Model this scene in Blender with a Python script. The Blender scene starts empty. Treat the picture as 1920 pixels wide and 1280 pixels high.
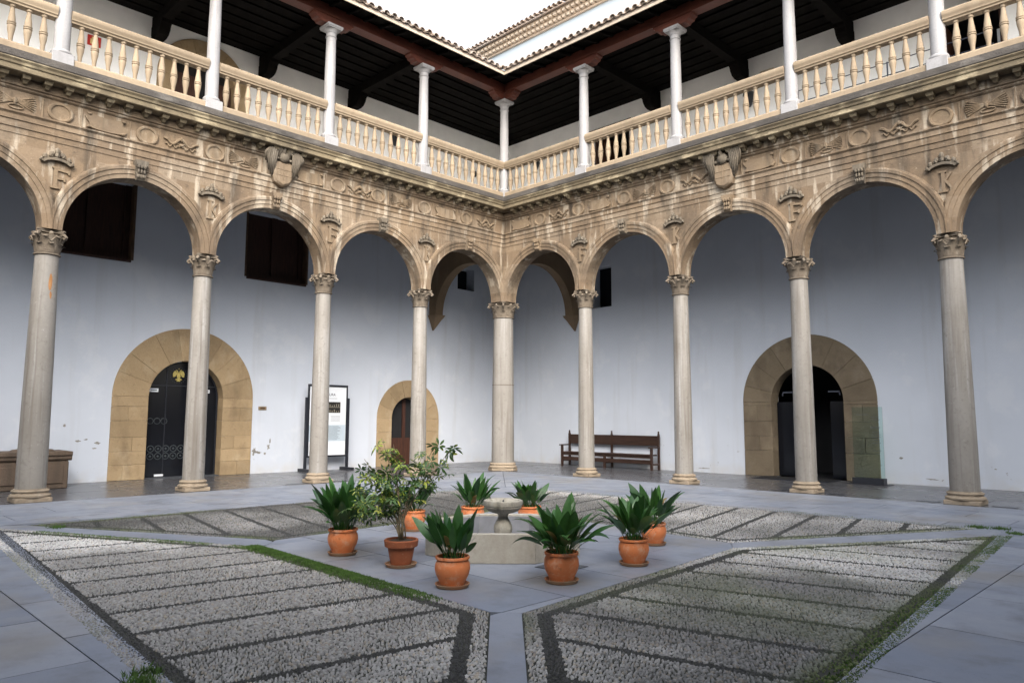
import bpy, bmesh, math, random
import numpy as np
from mathutils import Matrix, Vector
random.seed(7); rng = np.random.default_rng(11)
PI = math.pi
scene = bpy.context.scene
C = scene.collection

# ------------------------------------------------------------------ camera
cam_d = bpy.data.cameras.new('camera'); cam = bpy.data.objects.new('camera', cam_d); C.objects.link(cam)
yaw, pitch, roll = math.radians(134.756), math.radians(6.017), math.radians(0.186)
fw = Vector((math.cos(yaw)*math.cos(pitch), math.sin(yaw)*math.cos(pitch), math.sin(pitch)))
rt = Vector((math.sin(yaw), -math.cos(yaw), 0)); up = rt.cross(fw)
r2 = rt*math.cos(roll)+up*math.sin(roll); u2 = -rt*math.sin(roll)+up*math.cos(roll)
m = Matrix((r2, u2, -fw)).transposed().to_4x4(); m.translation = (15.917, -15.676, 1.533)
cam.matrix_world = m
cam_d.sensor_width = 36; cam_d.lens = 1376.77/1920*36; cam_d.clip_start = .05; cam_d.clip_end = 500
scene.camera = cam
# ------------------------------------------------------------------ sky and light (bright haze, no direct sun in the court)
SUN_EL, SUN_AZ = 38, -38          # azimuth of the sun, degrees from +x towards +y
w = bpy.data.worlds.new('World'); scene.world = w; w.use_nodes = True
nt = w.node_tree; bg = nt.nodes['Background']
sky = nt.nodes.new('ShaderNodeTexSky'); sky.sky_type = 'NISHITA'; sky.sun_disc = False
sky.sun_elevation = math.radians(SUN_EL); sky.sun_rotation = math.radians(90-SUN_AZ)
sky.air_density = 1.0; sky.dust_density = 5.0; sky.ozone_density = 1.0
hs = nt.nodes.new('ShaderNodeHueSaturation'); hs.inputs['Saturation'].default_value = .55
nt.links.new(sky.outputs[0], hs.inputs['Color']); nt.links.new(hs.outputs[0], bg.inputs['Color'])
bg.inputs['Strength'].default_value = .15
sd = bpy.data.lights.new('sun', 'SUN'); sd.energy = .5; sd.angle = math.radians(80); sd.color = (.84, .92, 1)
so = bpy.data.objects.new('sun', sd); C.objects.link(so)
sdir = Vector((math.cos(math.radians(SUN_AZ))*math.cos(math.radians(SUN_EL)), math.sin(math.radians(SUN_AZ))*math.cos(math.radians(SUN_EL)), math.sin(math.radians(SUN_EL))))
so.rotation_euler = sdir.to_track_quat('Z', 'Y').to_euler(); so.location = (9, -9, 30)
vs = scene.view_settings; vs.view_transform = 'Standard'; vs.look = 'None'; vs.gamma = 1; vs.exposure = 1.95; vs.use_curve_mapping = False
scene.cycles.max_bounces = 8; scene.cycles.diffuse_bounces = 5; scene.cycles.use_denoising = True

# ------------------------------------------------------------------ materials
def lin(c): return tuple(((x/12.92) if x <= .04045 else ((x+.055)/1.055)**2.4) for x in c)
def s(r, g, b): return lin((r/255, g/255, b/255))
class NT:
    def __init__(self, name):
        self.m = bpy.data.materials.new(name); self.m.use_nodes = True
        self.t = self.m.node_tree; self.b = self.t.nodes['Principled BSDF']
        self.pos = self.t.nodes.new('ShaderNodeNewGeometry').outputs['Position']
    def n(self, typ, **kw):
        nd = self.t.nodes.new(typ)
        for k, v in kw.items():
            if hasattr(nd, k): setattr(nd, k, v)
            else: nd.inputs[k].default_value = v
        return nd
    def l(self, a, b): self.t.links.new(a, b)
    def noise(self, scale, detail=4, vec=None, stretch=None, rough=.55, off=(0,0,0)):
        vec = vec or self.pos
        if stretch or off != (0,0,0):
            mp = self.n('ShaderNodeMapping'); mp.inputs['Scale'].default_value = stretch or (1,1,1); mp.inputs['Location'].default_value = off
            self.l(vec, mp.inputs[0]); vec = mp.outputs[0]
        nd = self.n('ShaderNodeTexNoise'); nd.inputs['Scale'].default_value = scale; nd.inputs['Detail'].default_value = detail; nd.inputs['Roughness'].default_value = rough
        self.l(vec, nd.inputs['Vector']); return nd.outputs['Fac']
    def ramp(self, fac, a, b, lo=0, hi=1):
        nd = self.n('ShaderNodeMapRange'); nd.inputs['From Min'].default_value = a; nd.inputs['From Max'].default_value = b
        nd.inputs['To Min'].default_value = lo; nd.inputs['To Max'].default_value = hi; self.l(fac, nd.inputs['Value']); return nd.outputs[0]
    def mix(self, fac, a, b, blend='MIX'):
        nd = self.n('ShaderNodeMix'); nd.data_type = 'RGBA'; nd.blend_type = blend
        if isinstance(fac, (int, float)): nd.inputs[0].default_value = fac
        else: self.l(fac, nd.inputs[0])
        for i, x in ((6, a), (7, b)):
            if isinstance(x, tuple): nd.inputs[i].default_value = (*x[:3], 1)
            else: self.l(x, nd.inputs[i])
        return nd.outputs[2]
    def mul(self, a, b):
        nd = self.n('ShaderNodeMath'); nd.operation = 'MULTIPLY'
        for i, x in ((0, a), (1, b)):
            if isinstance(x, (int, float)): nd.inputs[i].default_value = x
            else: self.l(x, nd.inputs[i])
        return nd.outputs[0]
    def bump(self, h, strength=.3, dist=.01):
        nd = self.n('ShaderNodeBump'); nd.inputs['Strength'].default_value = strength; nd.inputs['Distance'].default_value = dist
        self.l(h, nd.inputs['Height']); self.l(nd.outputs[0], self.b.inputs['Normal'])
    def done(self, col=None, rough=.7, metal=0, spec=.5):
        if col is not None:
            if isinstance(col, tuple): self.b.inputs['Base Color'].default_value = (*col[:3], 1)
            else: self.l(col, self.b.inputs['Base Color'])
        if isinstance(rough, (int, float)): self.b.inputs['Roughness'].default_value = rough
        else: self.l(rough, self.b.inputs['Roughness'])
        self.b.inputs['Metallic'].default_value = metal; self.b.inputs['Specular IOR Level'].default_value = spec
        return self.m
def stone(name, a, b, dark, light, kd=.7, kl=.6, rough=.85, bump=.5, streak=(1,1,.18), sc=3.0, grain=30, ashlar=0, wid=(.54,.72), objvar=0, stain=False):
    k = NT(name)
    c = k.mix(k.ramp(k.noise(1.1, 5), .35, .65), a, b)
    if ashlar:
        sp_ = k.n('ShaderNodeSeparateXYZ'); k.l(k.pos, sp_.inputs[0]); sb_ = k.n('ShaderNodeMath'); sb_.operation = 'SUBTRACT'; k.l(sp_.outputs[0], sb_.inputs[0]); k.l(sp_.outputs[1], sb_.inputs[1])
        cx_ = k.n('ShaderNodeCombineXYZ'); k.l(sb_.outputs[0], cx_.inputs[0]); k.l(sp_.outputs[2], cx_.inputs[1])
        br = k.n('ShaderNodeTexBrick'); br.inputs['Scale'].default_value = 1; br.inputs['Brick Width'].default_value = .78; br.inputs['Row Height'].default_value = .41; br.inputs['Mortar Size'].default_value = .004
        br.inputs['Color1'].default_value = (.0,.0,.0,1); br.inputs['Color2'].default_value = (1,1,1,1); br.inputs['Mortar'].default_value = (0,0,0,1); k.l(cx_.outputs[0], br.inputs['Vector'])
        c = k.mix(k.ramp(br.outputs['Color'], .55, 1, 0, ashlar), c, light); c = k.mix(k.ramp(br.outputs['Color'], .45, 0, 0, ashlar*.8), c, tuple(x*.55 for x in b))
    c = k.mix(k.mul(k.ramp(k.noise(sc, 5, stretch=streak), wid[0], wid[1]), kl), c, light)
    c = k.mix(k.mul(k.ramp(k.noise(sc*.8, 6, stretch=streak, off=(7,3,1)), .52, .74), kd), c, dark)
    if stain:      # lime run-off below the two coats of arms, soot patches along the band
        sq = k.n('ShaderNodeMath'); sq.operation = 'SUBTRACT'; k.l(sb_.outputs[0], sq.inputs[0]); sq.inputs[1].default_value = 7.86
        ab = k.n('ShaderNodeMath'); ab.operation = 'ABSOLUTE'; k.l(sq.outputs[0], ab.inputs[0])
        c = k.mix(k.mul(k.ramp(ab.outputs[0], .62, .38), k.ramp(k.noise(2.2, 5, stretch=(2.5,2.5,.3), off=(1,1,4)), .40, .56, 0, .85)), c, light)
        c = k.mix(k.ramp(k.noise(.75, 6, rough=.7, off=(9,4,2)), .52, .64, 0, .62), c, (.075,.058,.042))
    oi_ = k.n('ShaderNodeObjectInfo'); c = k.mix(k.ramp(oi_.outputs['Random'], 0, 1, 0, objvar), c, tuple(x*.5 for x in b))
    p2 = k.noise(9, 6, rough=.7); c = k.mix(k.ramp(p2, .56, .70, 0, .55*kd), c, dark); c = k.mix(k.ramp(k.noise(17, 5, rough=.7, off=(3,1,8)), .63, .72, 0, .6*kl), c, light)
    g0 = k.noise(grain, 4, rough=.7); ad = k.n('ShaderNodeMath'); ad.operation = 'ADD'; k.l(g0, ad.inputs[0]); k.l(k.mul(p2, 1.6), ad.inputs[1]); g = g0
    c = k.mix(k.ramp(g, .3, .7, 0, .35), c, tuple(x*.55 for x in a))
    k.bump(ad.outputs[0], bump, .018); return k.done(c, rough, spec=.25)
def plain(name, c, rough=.6, var=.25, sc=8, bump=.1, metal=0, spec=.4, stretch=None):
    k = NT(name); f = k.noise(sc, 4, stretch=stretch)
    col = k.mix(k.ramp(f, .3, .7), tuple(x*(1-var) for x in c), tuple(min(1, x*(1+var)) for x in c))
    if bump: k.bump(f, bump, .01)
    return k.done(col, rough, metal, spec)
M = {}
M['frieze'] = stone('sandstone', (.212,.152,.096), (.142,.104,.070), (.034,.028,.022), (.42,.362,.28), kd=1.0, kl=.85, streak=(1.7,1.7,.25), ashlar=.24, wid=(.55,.64), stain=True)
M['relief'] = stone('carved_sandstone', (.215,.158,.10), (.16,.12,.082), (.055,.045,.035), (.36,.31,.235), kd=.7, kl=.6, sc=6)
M['crownstone'] = stone('weathered_carving', (.16,.13,.093), (.105,.09,.07), (.04,.036,.032), (.32,.28,.22), kd=.7, kl=.5, sc=9)
M['corona'] = stone('cornice_stone', (.20,.16,.10), (.12,.098,.065), (.03,.026,.021), (.38,.32,.21), kd=.92, kl=.85, streak=(.8,.8,1.2), sc=2.4, wid=(.53,.62))
M['coping'] = stone('grey_coping', (.078,.069,.06), (.052,.047,.042), (.018,.017,.015), (.19,.175,.155), kd=.7, kl=.6, streak=(.8,.8,2), sc=2.2, grain=45, bump=.9)
M['balus'] = stone('cream_limestone', (.335,.262,.18), (.285,.225,.155), (.15,.108,.07), (.43,.36,.27), kd=.4, kl=.3, bump=.2, sc=6, objvar=.4)
M['shaft'] = stone('marble_shaft', (.315,.297,.268), (.25,.23,.20), (.105,.082,.06), (.43,.425,.41), kd=.8, kl=.85, rough=.45, bump=.15, streak=(5,5,.20), sc=2.6, grain=18, objvar=.4)
M['upshaft'] = stone('white_marble', (.32,.315,.315), (.27,.265,.265), (.16,.15,.145), (.38,.375,.37), kd=.5, kl=.3, rough=.5, bump=.1, streak=(3,3,.3))
M['capital'] = stone('capital_stone', (.185,.15,.11), (.12,.098,.075), (.04,.034,.028), (.34,.30,.24), kd=.6, kl=.45, sc=9, streak=(1,1,.5))
M['base'] = stone('column_base_stone', (.33,.265,.19), (.26,.21,.15), (.10,.072,.05), (.45,.40,.33), kd=.6, kl=.4, sc=8, streak=(1,1,2))
M['ashlarA'] = stone('door_ashlar', (.44,.325,.19), (.37,.27,.155), (.16,.11,.063), (.54,.45,.31), kd=.7, kl=.65, bump=.5, streak=(1,1,.7), sc=2.5, objvar=.45)
M['ashlarB'] = stone('door_ashlar_grey', (.225,.18,.122), (.185,.148,.10), (.085,.065,.047), (.33,.275,.21), kd=.7, kl=.5, bump=.5, streak=(1,1,.7), sc=2.5, objvar=.5)
M['archdark'] = stone('gallery_arch_stone', (.22,.155,.095), (.17,.12,.075), (.09,.065,.045), (.30,.24,.17), kd=.5, kl=.3)
k = NT('skylit_plaster')
c = k.mix(k.ramp(k.noise(.6, 4), .3, .7), (.555,.595,.66), (.50,.54,.60))  # blue skylight tint mixed into the white plaster colour
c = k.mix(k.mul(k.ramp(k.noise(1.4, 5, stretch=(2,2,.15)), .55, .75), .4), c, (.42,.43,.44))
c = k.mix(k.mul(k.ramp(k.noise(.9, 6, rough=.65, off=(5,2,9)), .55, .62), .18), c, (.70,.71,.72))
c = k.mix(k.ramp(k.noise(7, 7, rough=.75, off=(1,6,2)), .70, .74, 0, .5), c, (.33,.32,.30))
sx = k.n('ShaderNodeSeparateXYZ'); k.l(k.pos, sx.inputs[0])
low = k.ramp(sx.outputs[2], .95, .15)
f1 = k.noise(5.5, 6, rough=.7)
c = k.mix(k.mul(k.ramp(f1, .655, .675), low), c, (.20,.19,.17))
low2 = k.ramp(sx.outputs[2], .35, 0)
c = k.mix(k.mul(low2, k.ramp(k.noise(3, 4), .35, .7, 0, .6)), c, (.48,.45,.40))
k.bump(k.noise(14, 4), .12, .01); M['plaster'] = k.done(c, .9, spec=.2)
M['plaster_up'] = plain('brightened_plaster', (.90,.90,.89), .9, .05, 2, .05, spec=.2)  # paler than the lower walls, brightness painted in for weak upper light
M['sunwall'] = plain('whitewashed_wall', (.40,.46,.51), .9, .03, 1, .03)
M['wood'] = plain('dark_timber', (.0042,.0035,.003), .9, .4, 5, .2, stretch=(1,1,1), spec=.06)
M['redwood'] = stone('red_painted_timber', (.105,.030,.018), (.075,.022,.014), (.025,.011,.009), (.19,.065,.03), kd=.6, kl=.3, rough=.6, bump=.2, streak=(.5,.5,3))
M['benchwood'] = plain('bench_wood', (.035,.018,.012), .45, .4, 7, .1, stretch=(.4,4,4))
M['doorwood'] = plain('door_wood', (.055,.021,.012), .55, .4, 9, .15, stretch=(3,3,.4))
M['shutter'] = plain('window_wood', (.034,.014,.009), .6, .4, 9, .15, stretch=(3,3,.4))
M['jamb'] = plain('window_jamb', (.085,.05,.028), .7, .3, 6, .15)
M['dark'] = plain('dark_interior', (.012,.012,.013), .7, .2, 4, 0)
M['iron'] = plain('black_metal', (.014,.016,.022), .45, .2, 6, 0)
M['steel'] = plain('steel_cable', (.10,.11,.14), .35, .1, 6, 0, metal=.8)
M['gold'] = plain('gold_print', (.42,.34,.10), .5, .15, 30, 0)
M['greyprint'] = plain('grey_print', (.045,.055,.06), .5, .1, 20, 0)
M['paper'] = plain('white_paper', (.70,.73,.76), .5, .03, 3, 0)
M['bluepaper'] = plain('pale_blue_panel', (.46,.54,.60), .5, .05, 3, 0)
M['ink'] = plain('ink', (.02,.022,.028), .6, .1, 20, 0)
M['photo'] = plain('dark_photo', (.016,.015,.012), .5, .5, 60, 0)
M['photolight'] = plain('pale_figures', (.22,.20,.16), .5, .5, 50, 0)
M['red'] = plain('red_sign', (.50,.03,.02), .5, .05, 5, 0)
M['yellow'] = plain('pale_yellow', (.70,.55,.25), .5, .05, 5, 0)
M['brass'] = plain('brass_plate', (.28,.21,.13), .4, .15, 20, 0, metal=.4)
M['blue'] = plain('blue_plastic', (.05,.12,.42), .5, .1, 5, 0)
k = NT('door_glass'); k.b.inputs['Roughness'].default_value = .05
M['doorglass'] = k.done((.007,.008,.011), .08, spec=.2)
k = NT('clear_glass'); k.b.inputs['Transmission Weight'].default_value = 1; k.b.inputs['IOR'].default_value = 1.25
M['glass'] = k.done((.70,.86,.84), .04)
k = NT('terracotta')
oi = k.n('ShaderNodeObjectInfo'); c = k.mix(k.ramp(k.noise(4, 5), .3, .7), (.66,.215,.075), (.56,.175,.06)); c = k.mix(k.ramp(oi.outputs['Random'], 0, 1, 0, .5), c, (.48,.15,.06)); c = k.mix(k.ramp(k.noise(9, 6, rough=.7), .50, .70, 0, .75), c, (.58,.37,.25)); c = k.mix(k.ramp(k.noise(16, 5, off=(2,2,2)), .60, .72, 0, .7), c, (.24,.085,.04))
k.bump(k.noise(40, 3), .15, .005); M['terra'] = k.done(c, .75, spec=.3)
k = NT('old_terracotta')
c = k.mix(k.ramp(k.noise(5, 5), .3, .7), (.27,.085,.035), (.21,.065,.03)); c = k.mix(k.ramp(k.noise(22, 5), .60, .72, 0, .6), c, (.34,.24,.15))
k.bump(k.noise(40, 3), .3, .005); M['terra2'] = k.done(c, .8, spec=.3)
k = NT('saucer_clay'); c = k.mix(k.ramp(k.noise(8, 5), .35, .65), (.36,.17,.09), (.30,.22,.14)); M['saucer'] = k.done(c, .85, spec=.2)
M['soil'] = plain('soil', (.035,.026,.018), .95, .5, 40, .5)
def leafmat(name, c, c2, rough=.38):
    k = NT(name); oi = k.n('ShaderNodeObjectInfo')
    col = k.mix(k.ramp(oi.outputs['Random'], 0, 1), c, c2)
    col = k.mix(k.ramp(k.noise(30, 3), .4, .7, 0, .3), col, tuple(x*.6 for x in c))
    k.b.inputs['Subsurface Weight'].default_value = 0
    m_ = k.done(col, rough, spec=.45)
    tr = k.n('ShaderNodeBsdfTranslucent'); k.l(col, tr.inputs[0]); mx = k.n('ShaderNodeMixShader'); mx.inputs[0].default_value = .22
    k.l(k.b.outputs[0], mx.inputs[1]); k.l(tr.outputs[0], mx.inputs[2]); k.l(mx.outputs[0], k.t.nodes['Material Output'].inputs[0])
    return m_
M['leaf'] = leafmat('aspidistra_leaf', (.018,.068,.016), (.055,.15,.03))
M['dryleaf'] = leafmat('dry_leaf', (.20,.15,.05), (.26,.18,.06))
M['sch'] = leafmat('shrub_leaf', (.04,.09,.03), (.08,.15,.04))
M['schy'] = leafmat('variegated_leaf', (.26,.36,.05), (.45,.47,.09))
M['stem'] = plain('stem', (.16,.13,.08), .8, .3, 12, .2)
k = NT('grey_marble_slab')
oi = k.n('ShaderNodeObjectInfo')
c = k.mix(k.ramp(k.noise(.9, 5), .3, .7), (.195,.215,.255), (.24,.256,.29))
c = k.mix(k.ramp(oi.outputs['Random'], 0, 1, 0, .6), c, (.135,.158,.205))
c = k.mix(k.mul(k.ramp(k.noise(2.5, 6, rough=.65), .50, .70), .6), c, (.10,.104,.112))
c = k.mix(k.mul(k.ramp(k.noise(.7, 4, off=(4,9,0)), .53, .68), .5), c, (.20,.18,.148))
c = k.mix(k.ramp(k.noise(60, 3), .60, .75, 0, .4), c, (.075,.075,.08))
k.bump(k.noise(9, 4), .06, .01)
M['slab'] = k.done(c, k.ramp(k.noise(1.6, 4), .3, .7, .36, .6), spec=.4)
k = NT('gallery_floor_slab')
oi = k.n('ShaderNodeObjectInfo')
c = k.mix(k.ramp(k.noise(.8, 5), .3, .7), (.075,.076,.082), (.09,.09,.094)); c = k.mix(k.ramp(oi.outputs['Random'], 0, 1, 0, .3), c, (.07,.073,.083))
c = k.mix(k.ramp(k.noise(50, 3), .6, .75, 0, .4), c, (.10,.10,.10))
M['gslab'] = k.done(c, k.ramp(k.noise(.5, 3), .3, .7, .22, .32), spec=.55)
M['upfloor'] = plain('upper_floor_tile', (.78,.76,.72), .7, .1, 3, .05)
M['mortar'] = plain('earth_mortar', (.028,.029,.022), .95, .4, 12, .4)
M['joint'] = plain('joint_mortar', (.035,.035,.034), .95, .3, 12, .2)
k = NT('river_pebbles'); at = k.n('ShaderNodeAttribute'); at.attribute_name = 'col'; M['pebble'] = k.done(at.outputs['Color'], .6, spec=.4)
M['moss'] = plain('moss', (.050,.085,.014), .95, .5, 25, .6)
M['grass'] = plain('grass_blade', (.06,.12,.02), .7, .4, 8, 0)
M['basin'] = stone('basin_limestone', (.42,.395,.335), (.37,.345,.29), (.18,.145,.10), (.50,.48,.44), kd=.55, kl=.4, bump=.15, streak=(1,1,.5), sc=3)
M['basinin'] = plain('basin_lining', (.20,.205,.22), .5, .15, 5, .05)
M['fount'] = stone('mossy_fountain_stone', (.38,.355,.295), (.29,.275,.225), (.065,.065,.05), (.50,.48,.42), kd=.9, kl=.4, streak=(5,5,.6), sc=2.5)
M['tile'] = stone('roof_tile', (.42,.36,.31), (.33,.25,.19), (.10,.085,.07), (.56,.52,.48), kd=.6, kl=.5, sc=8)
M['mort2'] = plain('eave_mortar', (.55,.46,.36), .9, .15, 6, .2)
M['carved'] = stone('old_brown_stone', (.145,.105,.075), (.11,.082,.06), (.05,.04,.032), (.22,.18,.14), kd=.6, kl=.4)
M['slate'] = plain('dark_slate', (.06,.066,.075), .5, .2, 10, .1)

# ------------------------------------------------------------------ mesh helpers
class MB:
    def __init__(self): self.v = []; self.f = []
    def add(self, vs, fs):
        o = len(self.v); self.v += [tuple(x) for x in vs]; self.f += [tuple(i+o for i in f) for f in fs]; return self
    def box(self, x0, x1, y0, y1, z0, z1):
        return self.add([(x0,y0,z0),(x1,y0,z0),(x1,y1,z0),(x0,y1,z0),(x0,y0,z1),(x1,y0,z1),(x1,y1,z1),(x0,y1,z1)],
                        [(0,3,2,1),(4,5,6,7),(0,1,5,4),(1,2,6,5),(2,3,7,6),(3,0,4,7)])
    def lathe(self, prof, n=24, c=(0,0), rf=None):
        vs = []; fs = []
        for z, r in prof:
            for i in range(n):
                a = 2*PI*i/n; rr = r*(rf(a, z) if rf else 1); vs.append((c[0]+rr*math.cos(a), c[1]+rr*math.sin(a), z))
        for j in range(len(prof)-1):
            for i in range(n):
                k2 = (i+1) % n; fs.append((j*n+i, j*n+k2, (j+1)*n+k2, (j+1)*n+i))
        fs.append(tuple(range(n-1, -1, -1))); L = (len(prof)-1)*n; fs.append(tuple(L+i for i in range(n)))
        return self.add(vs, fs)
    def prism(self, poly, a, b, fn):
        """extrude a closed 2D polygon between a and b; fn(p, q, t) -> xyz"""
        n = len(poly); vs = [fn(p[0], p[1], a) for p in poly]+[fn(p[0], p[1], b) for p in poly]
        fs = [(i, (i+1) % n, n+(i+1) % n, n+i) for i in range(n)]+[tuple(range(n-1, -1, -1)), tuple(range(n, 2*n))]
        return self.add(vs, fs)
    def tube(self, pts, r, n=6):
        pts = [Vector(p) for p in pts]; vs = []; fs = []
        for i, p in enumerate(pts):
            d = (pts[min(i+1, len(pts)-1)]-pts[max(i-1, 0)]).normalized()
            a = d.orthogonal().normalized() if i == 0 else (a-d*a.dot(d)).normalized()
            b = d.cross(a); rr = r[i] if isinstance(r, (list, tuple)) else r
            for k2 in range(n):
                t = 2*PI*k2/n; vs.append(p+a*rr*math.cos(t)+b*rr*math.sin(t))
        for i in range(len(pts)-1):
            for k2 in range(n): q = (k2+1) % n; fs.append((i*n+k2, i*n+q, (i+1)*n+q, (i+1)*n+k2))
        fs.append(tuple(range(n-1, -1, -1))); fs.append(tuple((len(pts)-1)*n+i for i in range(n)))
        return self.add(vs, fs)
    def blob(self, c, r, nu=8, nv=5):
        vs = [(c[0], c[1], c[2]-r[2])]; fs = []
        for j in range(1, nv):
            t = -PI/2+PI*j/nv
            for i in range(nu): a = 2*PI*i/nu; vs.append((c[0]+r[0]*math.cos(t)*math.cos(a), c[1]+r[1]*math.cos(t)*math.sin(a), c[2]+r[2]*math.sin(t)))
        vs.append((c[0], c[1], c[2]+r[2])); e = len(vs)-1
        for i in range(nu):
            q = (i+1) % nu; fs.append((0, 1+q, 1+i)); fs.append((e, e-nu+i, e-nu+q))
            for j in range(nv-2): fs.append((1+j*nu+i, 1+j*nu+q, 1+(j+1)*nu+q, 1+(j+1)*nu+i))
        return self.add(vs, fs)
    def mesh(self, name, mat, smooth=False, bevel=0, recalc=True):
        me = bpy.data.meshes.new(name); me.from_pydata(self.v, [], self.f)
        if recalc or bevel:
            bm = bmesh.new(); bm.from_mesh(me); bmesh.ops.recalc_face_normals(bm, faces=bm.faces)
            if bevel:
                es = [e for e in bm.edges if len(e.link_faces) == 2 and e.calc_face_angle(0) > .6]
                bmesh.ops.bevel(bm, geom=es, offset=bevel, segments=1, affect='EDGES', clamp_overlap=True)
            bm.to_mesh(me); bm.free()
        if smooth: me.shade_smooth() if smooth is True else me.shade_smooth()
        if smooth and smooth is not True:
            pass
        me.materials.append(M[mat]); me.update(); return me
    def obj(self, name, mat, parent=None, smooth=False, bevel=0, loc=None, rotz=0, recalc=True):
        me = self.mesh(name, mat, smooth, bevel, recalc)
        if smooth == 'angle':
            me.shade_smooth()
            try: me.set_sharp_from_angle(angle=math.radians(38))
            except Exception: pass
        return put(name, me, parent, loc, rotz)
def put(name, me, parent=None, loc=None, rotz=0):
    o = bpy.data.objects.new(name, me); C.objects.link(o)
    if parent: o.parent = parent
    if loc is not None: o.location = loc
    if rotz: o.rotation_euler = (0, 0, rotz)
    return o
def tag(o, label=None, cat=None, group=None, kind=None):
    if label: o['label'] = label
    if cat: o['category'] = cat
    if group: o['group'] = group
    if kind: o['kind'] = kind
    return o
def thing(name, label, cat, loc=(0,0,0), rotz=0, group=None):
    o = bpy.data.objects.new(name, None); C.objects.link(o); o.location = loc; o.rotation_euler = (0,0,rotz); o.empty_display_size = .2
    return tag(o, label, cat, group)
ROT = {'R': 0, 'L': PI/2}
SG = {'R': 1, 'L': -1}
def T(side, u, v, z): return (u, v, z) if side == 'R' else (-v, u, z)
def prof(pts, u0, u1, m0=None, m1=None):
    """extrude a (v,z) profile along u; m0/m1 = sign: mitre that end at the inner corner"""
    n = len(pts); b = MB()
    A = [((-p[0]*m0 if m0 else u0), p[0], p[1]) for p in pts]; B = [((-p[0]*m1 if m1 else u1), p[0], p[1]) for p in pts]
    b.add(A+B, [(i, (i+1) % n, n+(i+1) % n, n+i) for i in range(n)]+[tuple(range(n-1,-1,-1)), tuple(range(n,2*n))]); return b
def run(side, pts, far=18.4):
    """profile running the length of one arcade, mitred at the inner corner"""
    return prof(pts, 0, far, 1, None) if side == 'R' else prof(pts, -far, 0, None, -1)

P = [0, 3.225, 6.24, 9.215, 12.17, 15.15, 18.4]
D = 3.75
ZS = 5.06
def text_mesh(body, size, mat, extrude=.001):
    cu = bpy.data.curves.new('txt', 'FONT'); cu.body = body; cu.size = size; cu.extrude = extrude; cu.align_x = 'CENTER'; cu.align_y = 'CENTER'
    o = bpy.data.objects.new('txt', cu); C.objects.link(o); bpy.context.view_layer.update()
    me = bpy.data.meshes.new_from_object(o); bpy.data.objects.remove(o); bpy.data.curves.remove(cu)
    me.transform(Matrix.Rotation(PI/2, 4, 'X')); me.materials.clear(); me.materials.append(M[mat]); return me

# ------------------------------------------------------------------ ground, paving
ground = tag(MB().box(-30, 45, -45, 30, -.3, -.04).obj('ground', 'joint'), kind='structure')
def clip(poly, a, b):
    out = []
    for i in range(len(poly)):
        p, q = poly[i], poly[(i+1) % len(poly)]
        sp = (b[0]-a[0])*(p[1]-a[1])-(b[1]-a[1])*(p[0]-a[0]); sq = (b[0]-a[0])*(q[1]-a[1])-(b[1]-a[1])*(q[0]-a[0])
        if sp >= 0: out.append(p)
        if (sp >= 0) != (sq >= 0): t = sp/(sp-sq); out.append((p[0]+(q[0]-p[0])*t, p[1]+(q[1]-p[1])*t))
    return out
def area(p): return .5*sum(p[i][0]*p[(i+1) % len(p)][1]-p[(i+1) % len(p)][0]*p[i][1] for i in range(len(p)))
def ccw(p): return p if area(p) > 0 else p[::-1]
def inset(poly, d):
    n = len(poly); out = []
    for i in range(n):
        p0, p1, p2 = Vector(poly[i-1]), Vector(poly[i]), Vector(poly[(i+1) % n])
        a = (p1-p0).normalized(); b = (p2-p1).normalized(); na = Vector((-a.y, a.x)); nb = Vector((-b.y, b.x))
        h = (na+nb); h = h/max(.25, h.dot(na)) if h.length > 1e-6 else na
        out.append(tuple(p1+h*d))
    return out
def slabs(region, parent, mat, du, dv, ox=0, oy=0, brick=.5, gap=.0055, jit=0, alongx=True):
    region = ccw(region); xs = [p[0] for p in region]; ys = [p[1] for p in region]
    if not alongx: lo, hi, lo2, hi2 = min(ys), max(ys), min(xs), max(xs)
    else: lo, hi, lo2, hi2 = min(xs), max(xs), min(ys), max(ys)
    r = 0; y = lo2-((lo2-oy) % dv)
    while y < hi2:
        x = lo-((lo-ox) % du)-(du*brick if r % 2 else 0)
        while x < hi:
            cell = [(x,y),(x+du,y),(x+du,y+dv),(x,y+dv)]
            if not alongx: cell = ccw([(q, p) for p, q in cell])
            for i in range(len(region)):
                if len(cell) < 3: break
                cell = clip(cell, region[i], region[(i+1) % len(region)])
            cl = []
            for p in cell:
                if not cl or (Vector(p)-Vector(cl[-1])).length > .01: cl.append(p)
            if len(cl) > 2 and (Vector(cl[0])-Vector(cl[-1])).length < .01: cl.pop()
            if len(cl) >= 3 and area(cl) > .012:
                ins = inset(cl, gap)
                if area(ins) > .008:
                    cx = sum(p[0] for p in ins)/len(ins); cy = sum(p[1] for p in ins)/len(ins)
                    h = random.uniform(-.0015, .0015); b = MB()
                    b.prism([(p[0]-cx, p[1]-cy) for p in ins], -.035, h, lambda p, q, t: (p, q, t))
                    b.obj('paving_slab', mat, parent, loc=(cx, cy, 0))
            x += du
        y += dv; r += 1
pS = [(3.09,-13.5),(14.31,-14.215),(11.53,-11.49),(7.45,-11.37)]
pE = [(14.42,-14.0),(13.62,-3.7),(11.45,-7.38),(11.73,-11.33)]
pN = [(11.24,-7.05),(13.2,-3.3),(4.2,-3.45),(7.05,-6.75)]
pW = [(7.1,-11.03),(6.9,-6.95),(3.65,-4.1),(3.45,-12.95)]
pave = tag(MB().box(-.3, 18.7, -18.7, .3, -.039, -.025).obj('court_pavement', 'joint'), 'grey marble slabs paving the open court', kind='structure')
NWc, NEc, SEc, SWc = (3.9,-3.75), (13.42,-3.48), (14.38,-14.12), (3.24,-13.25)
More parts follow.
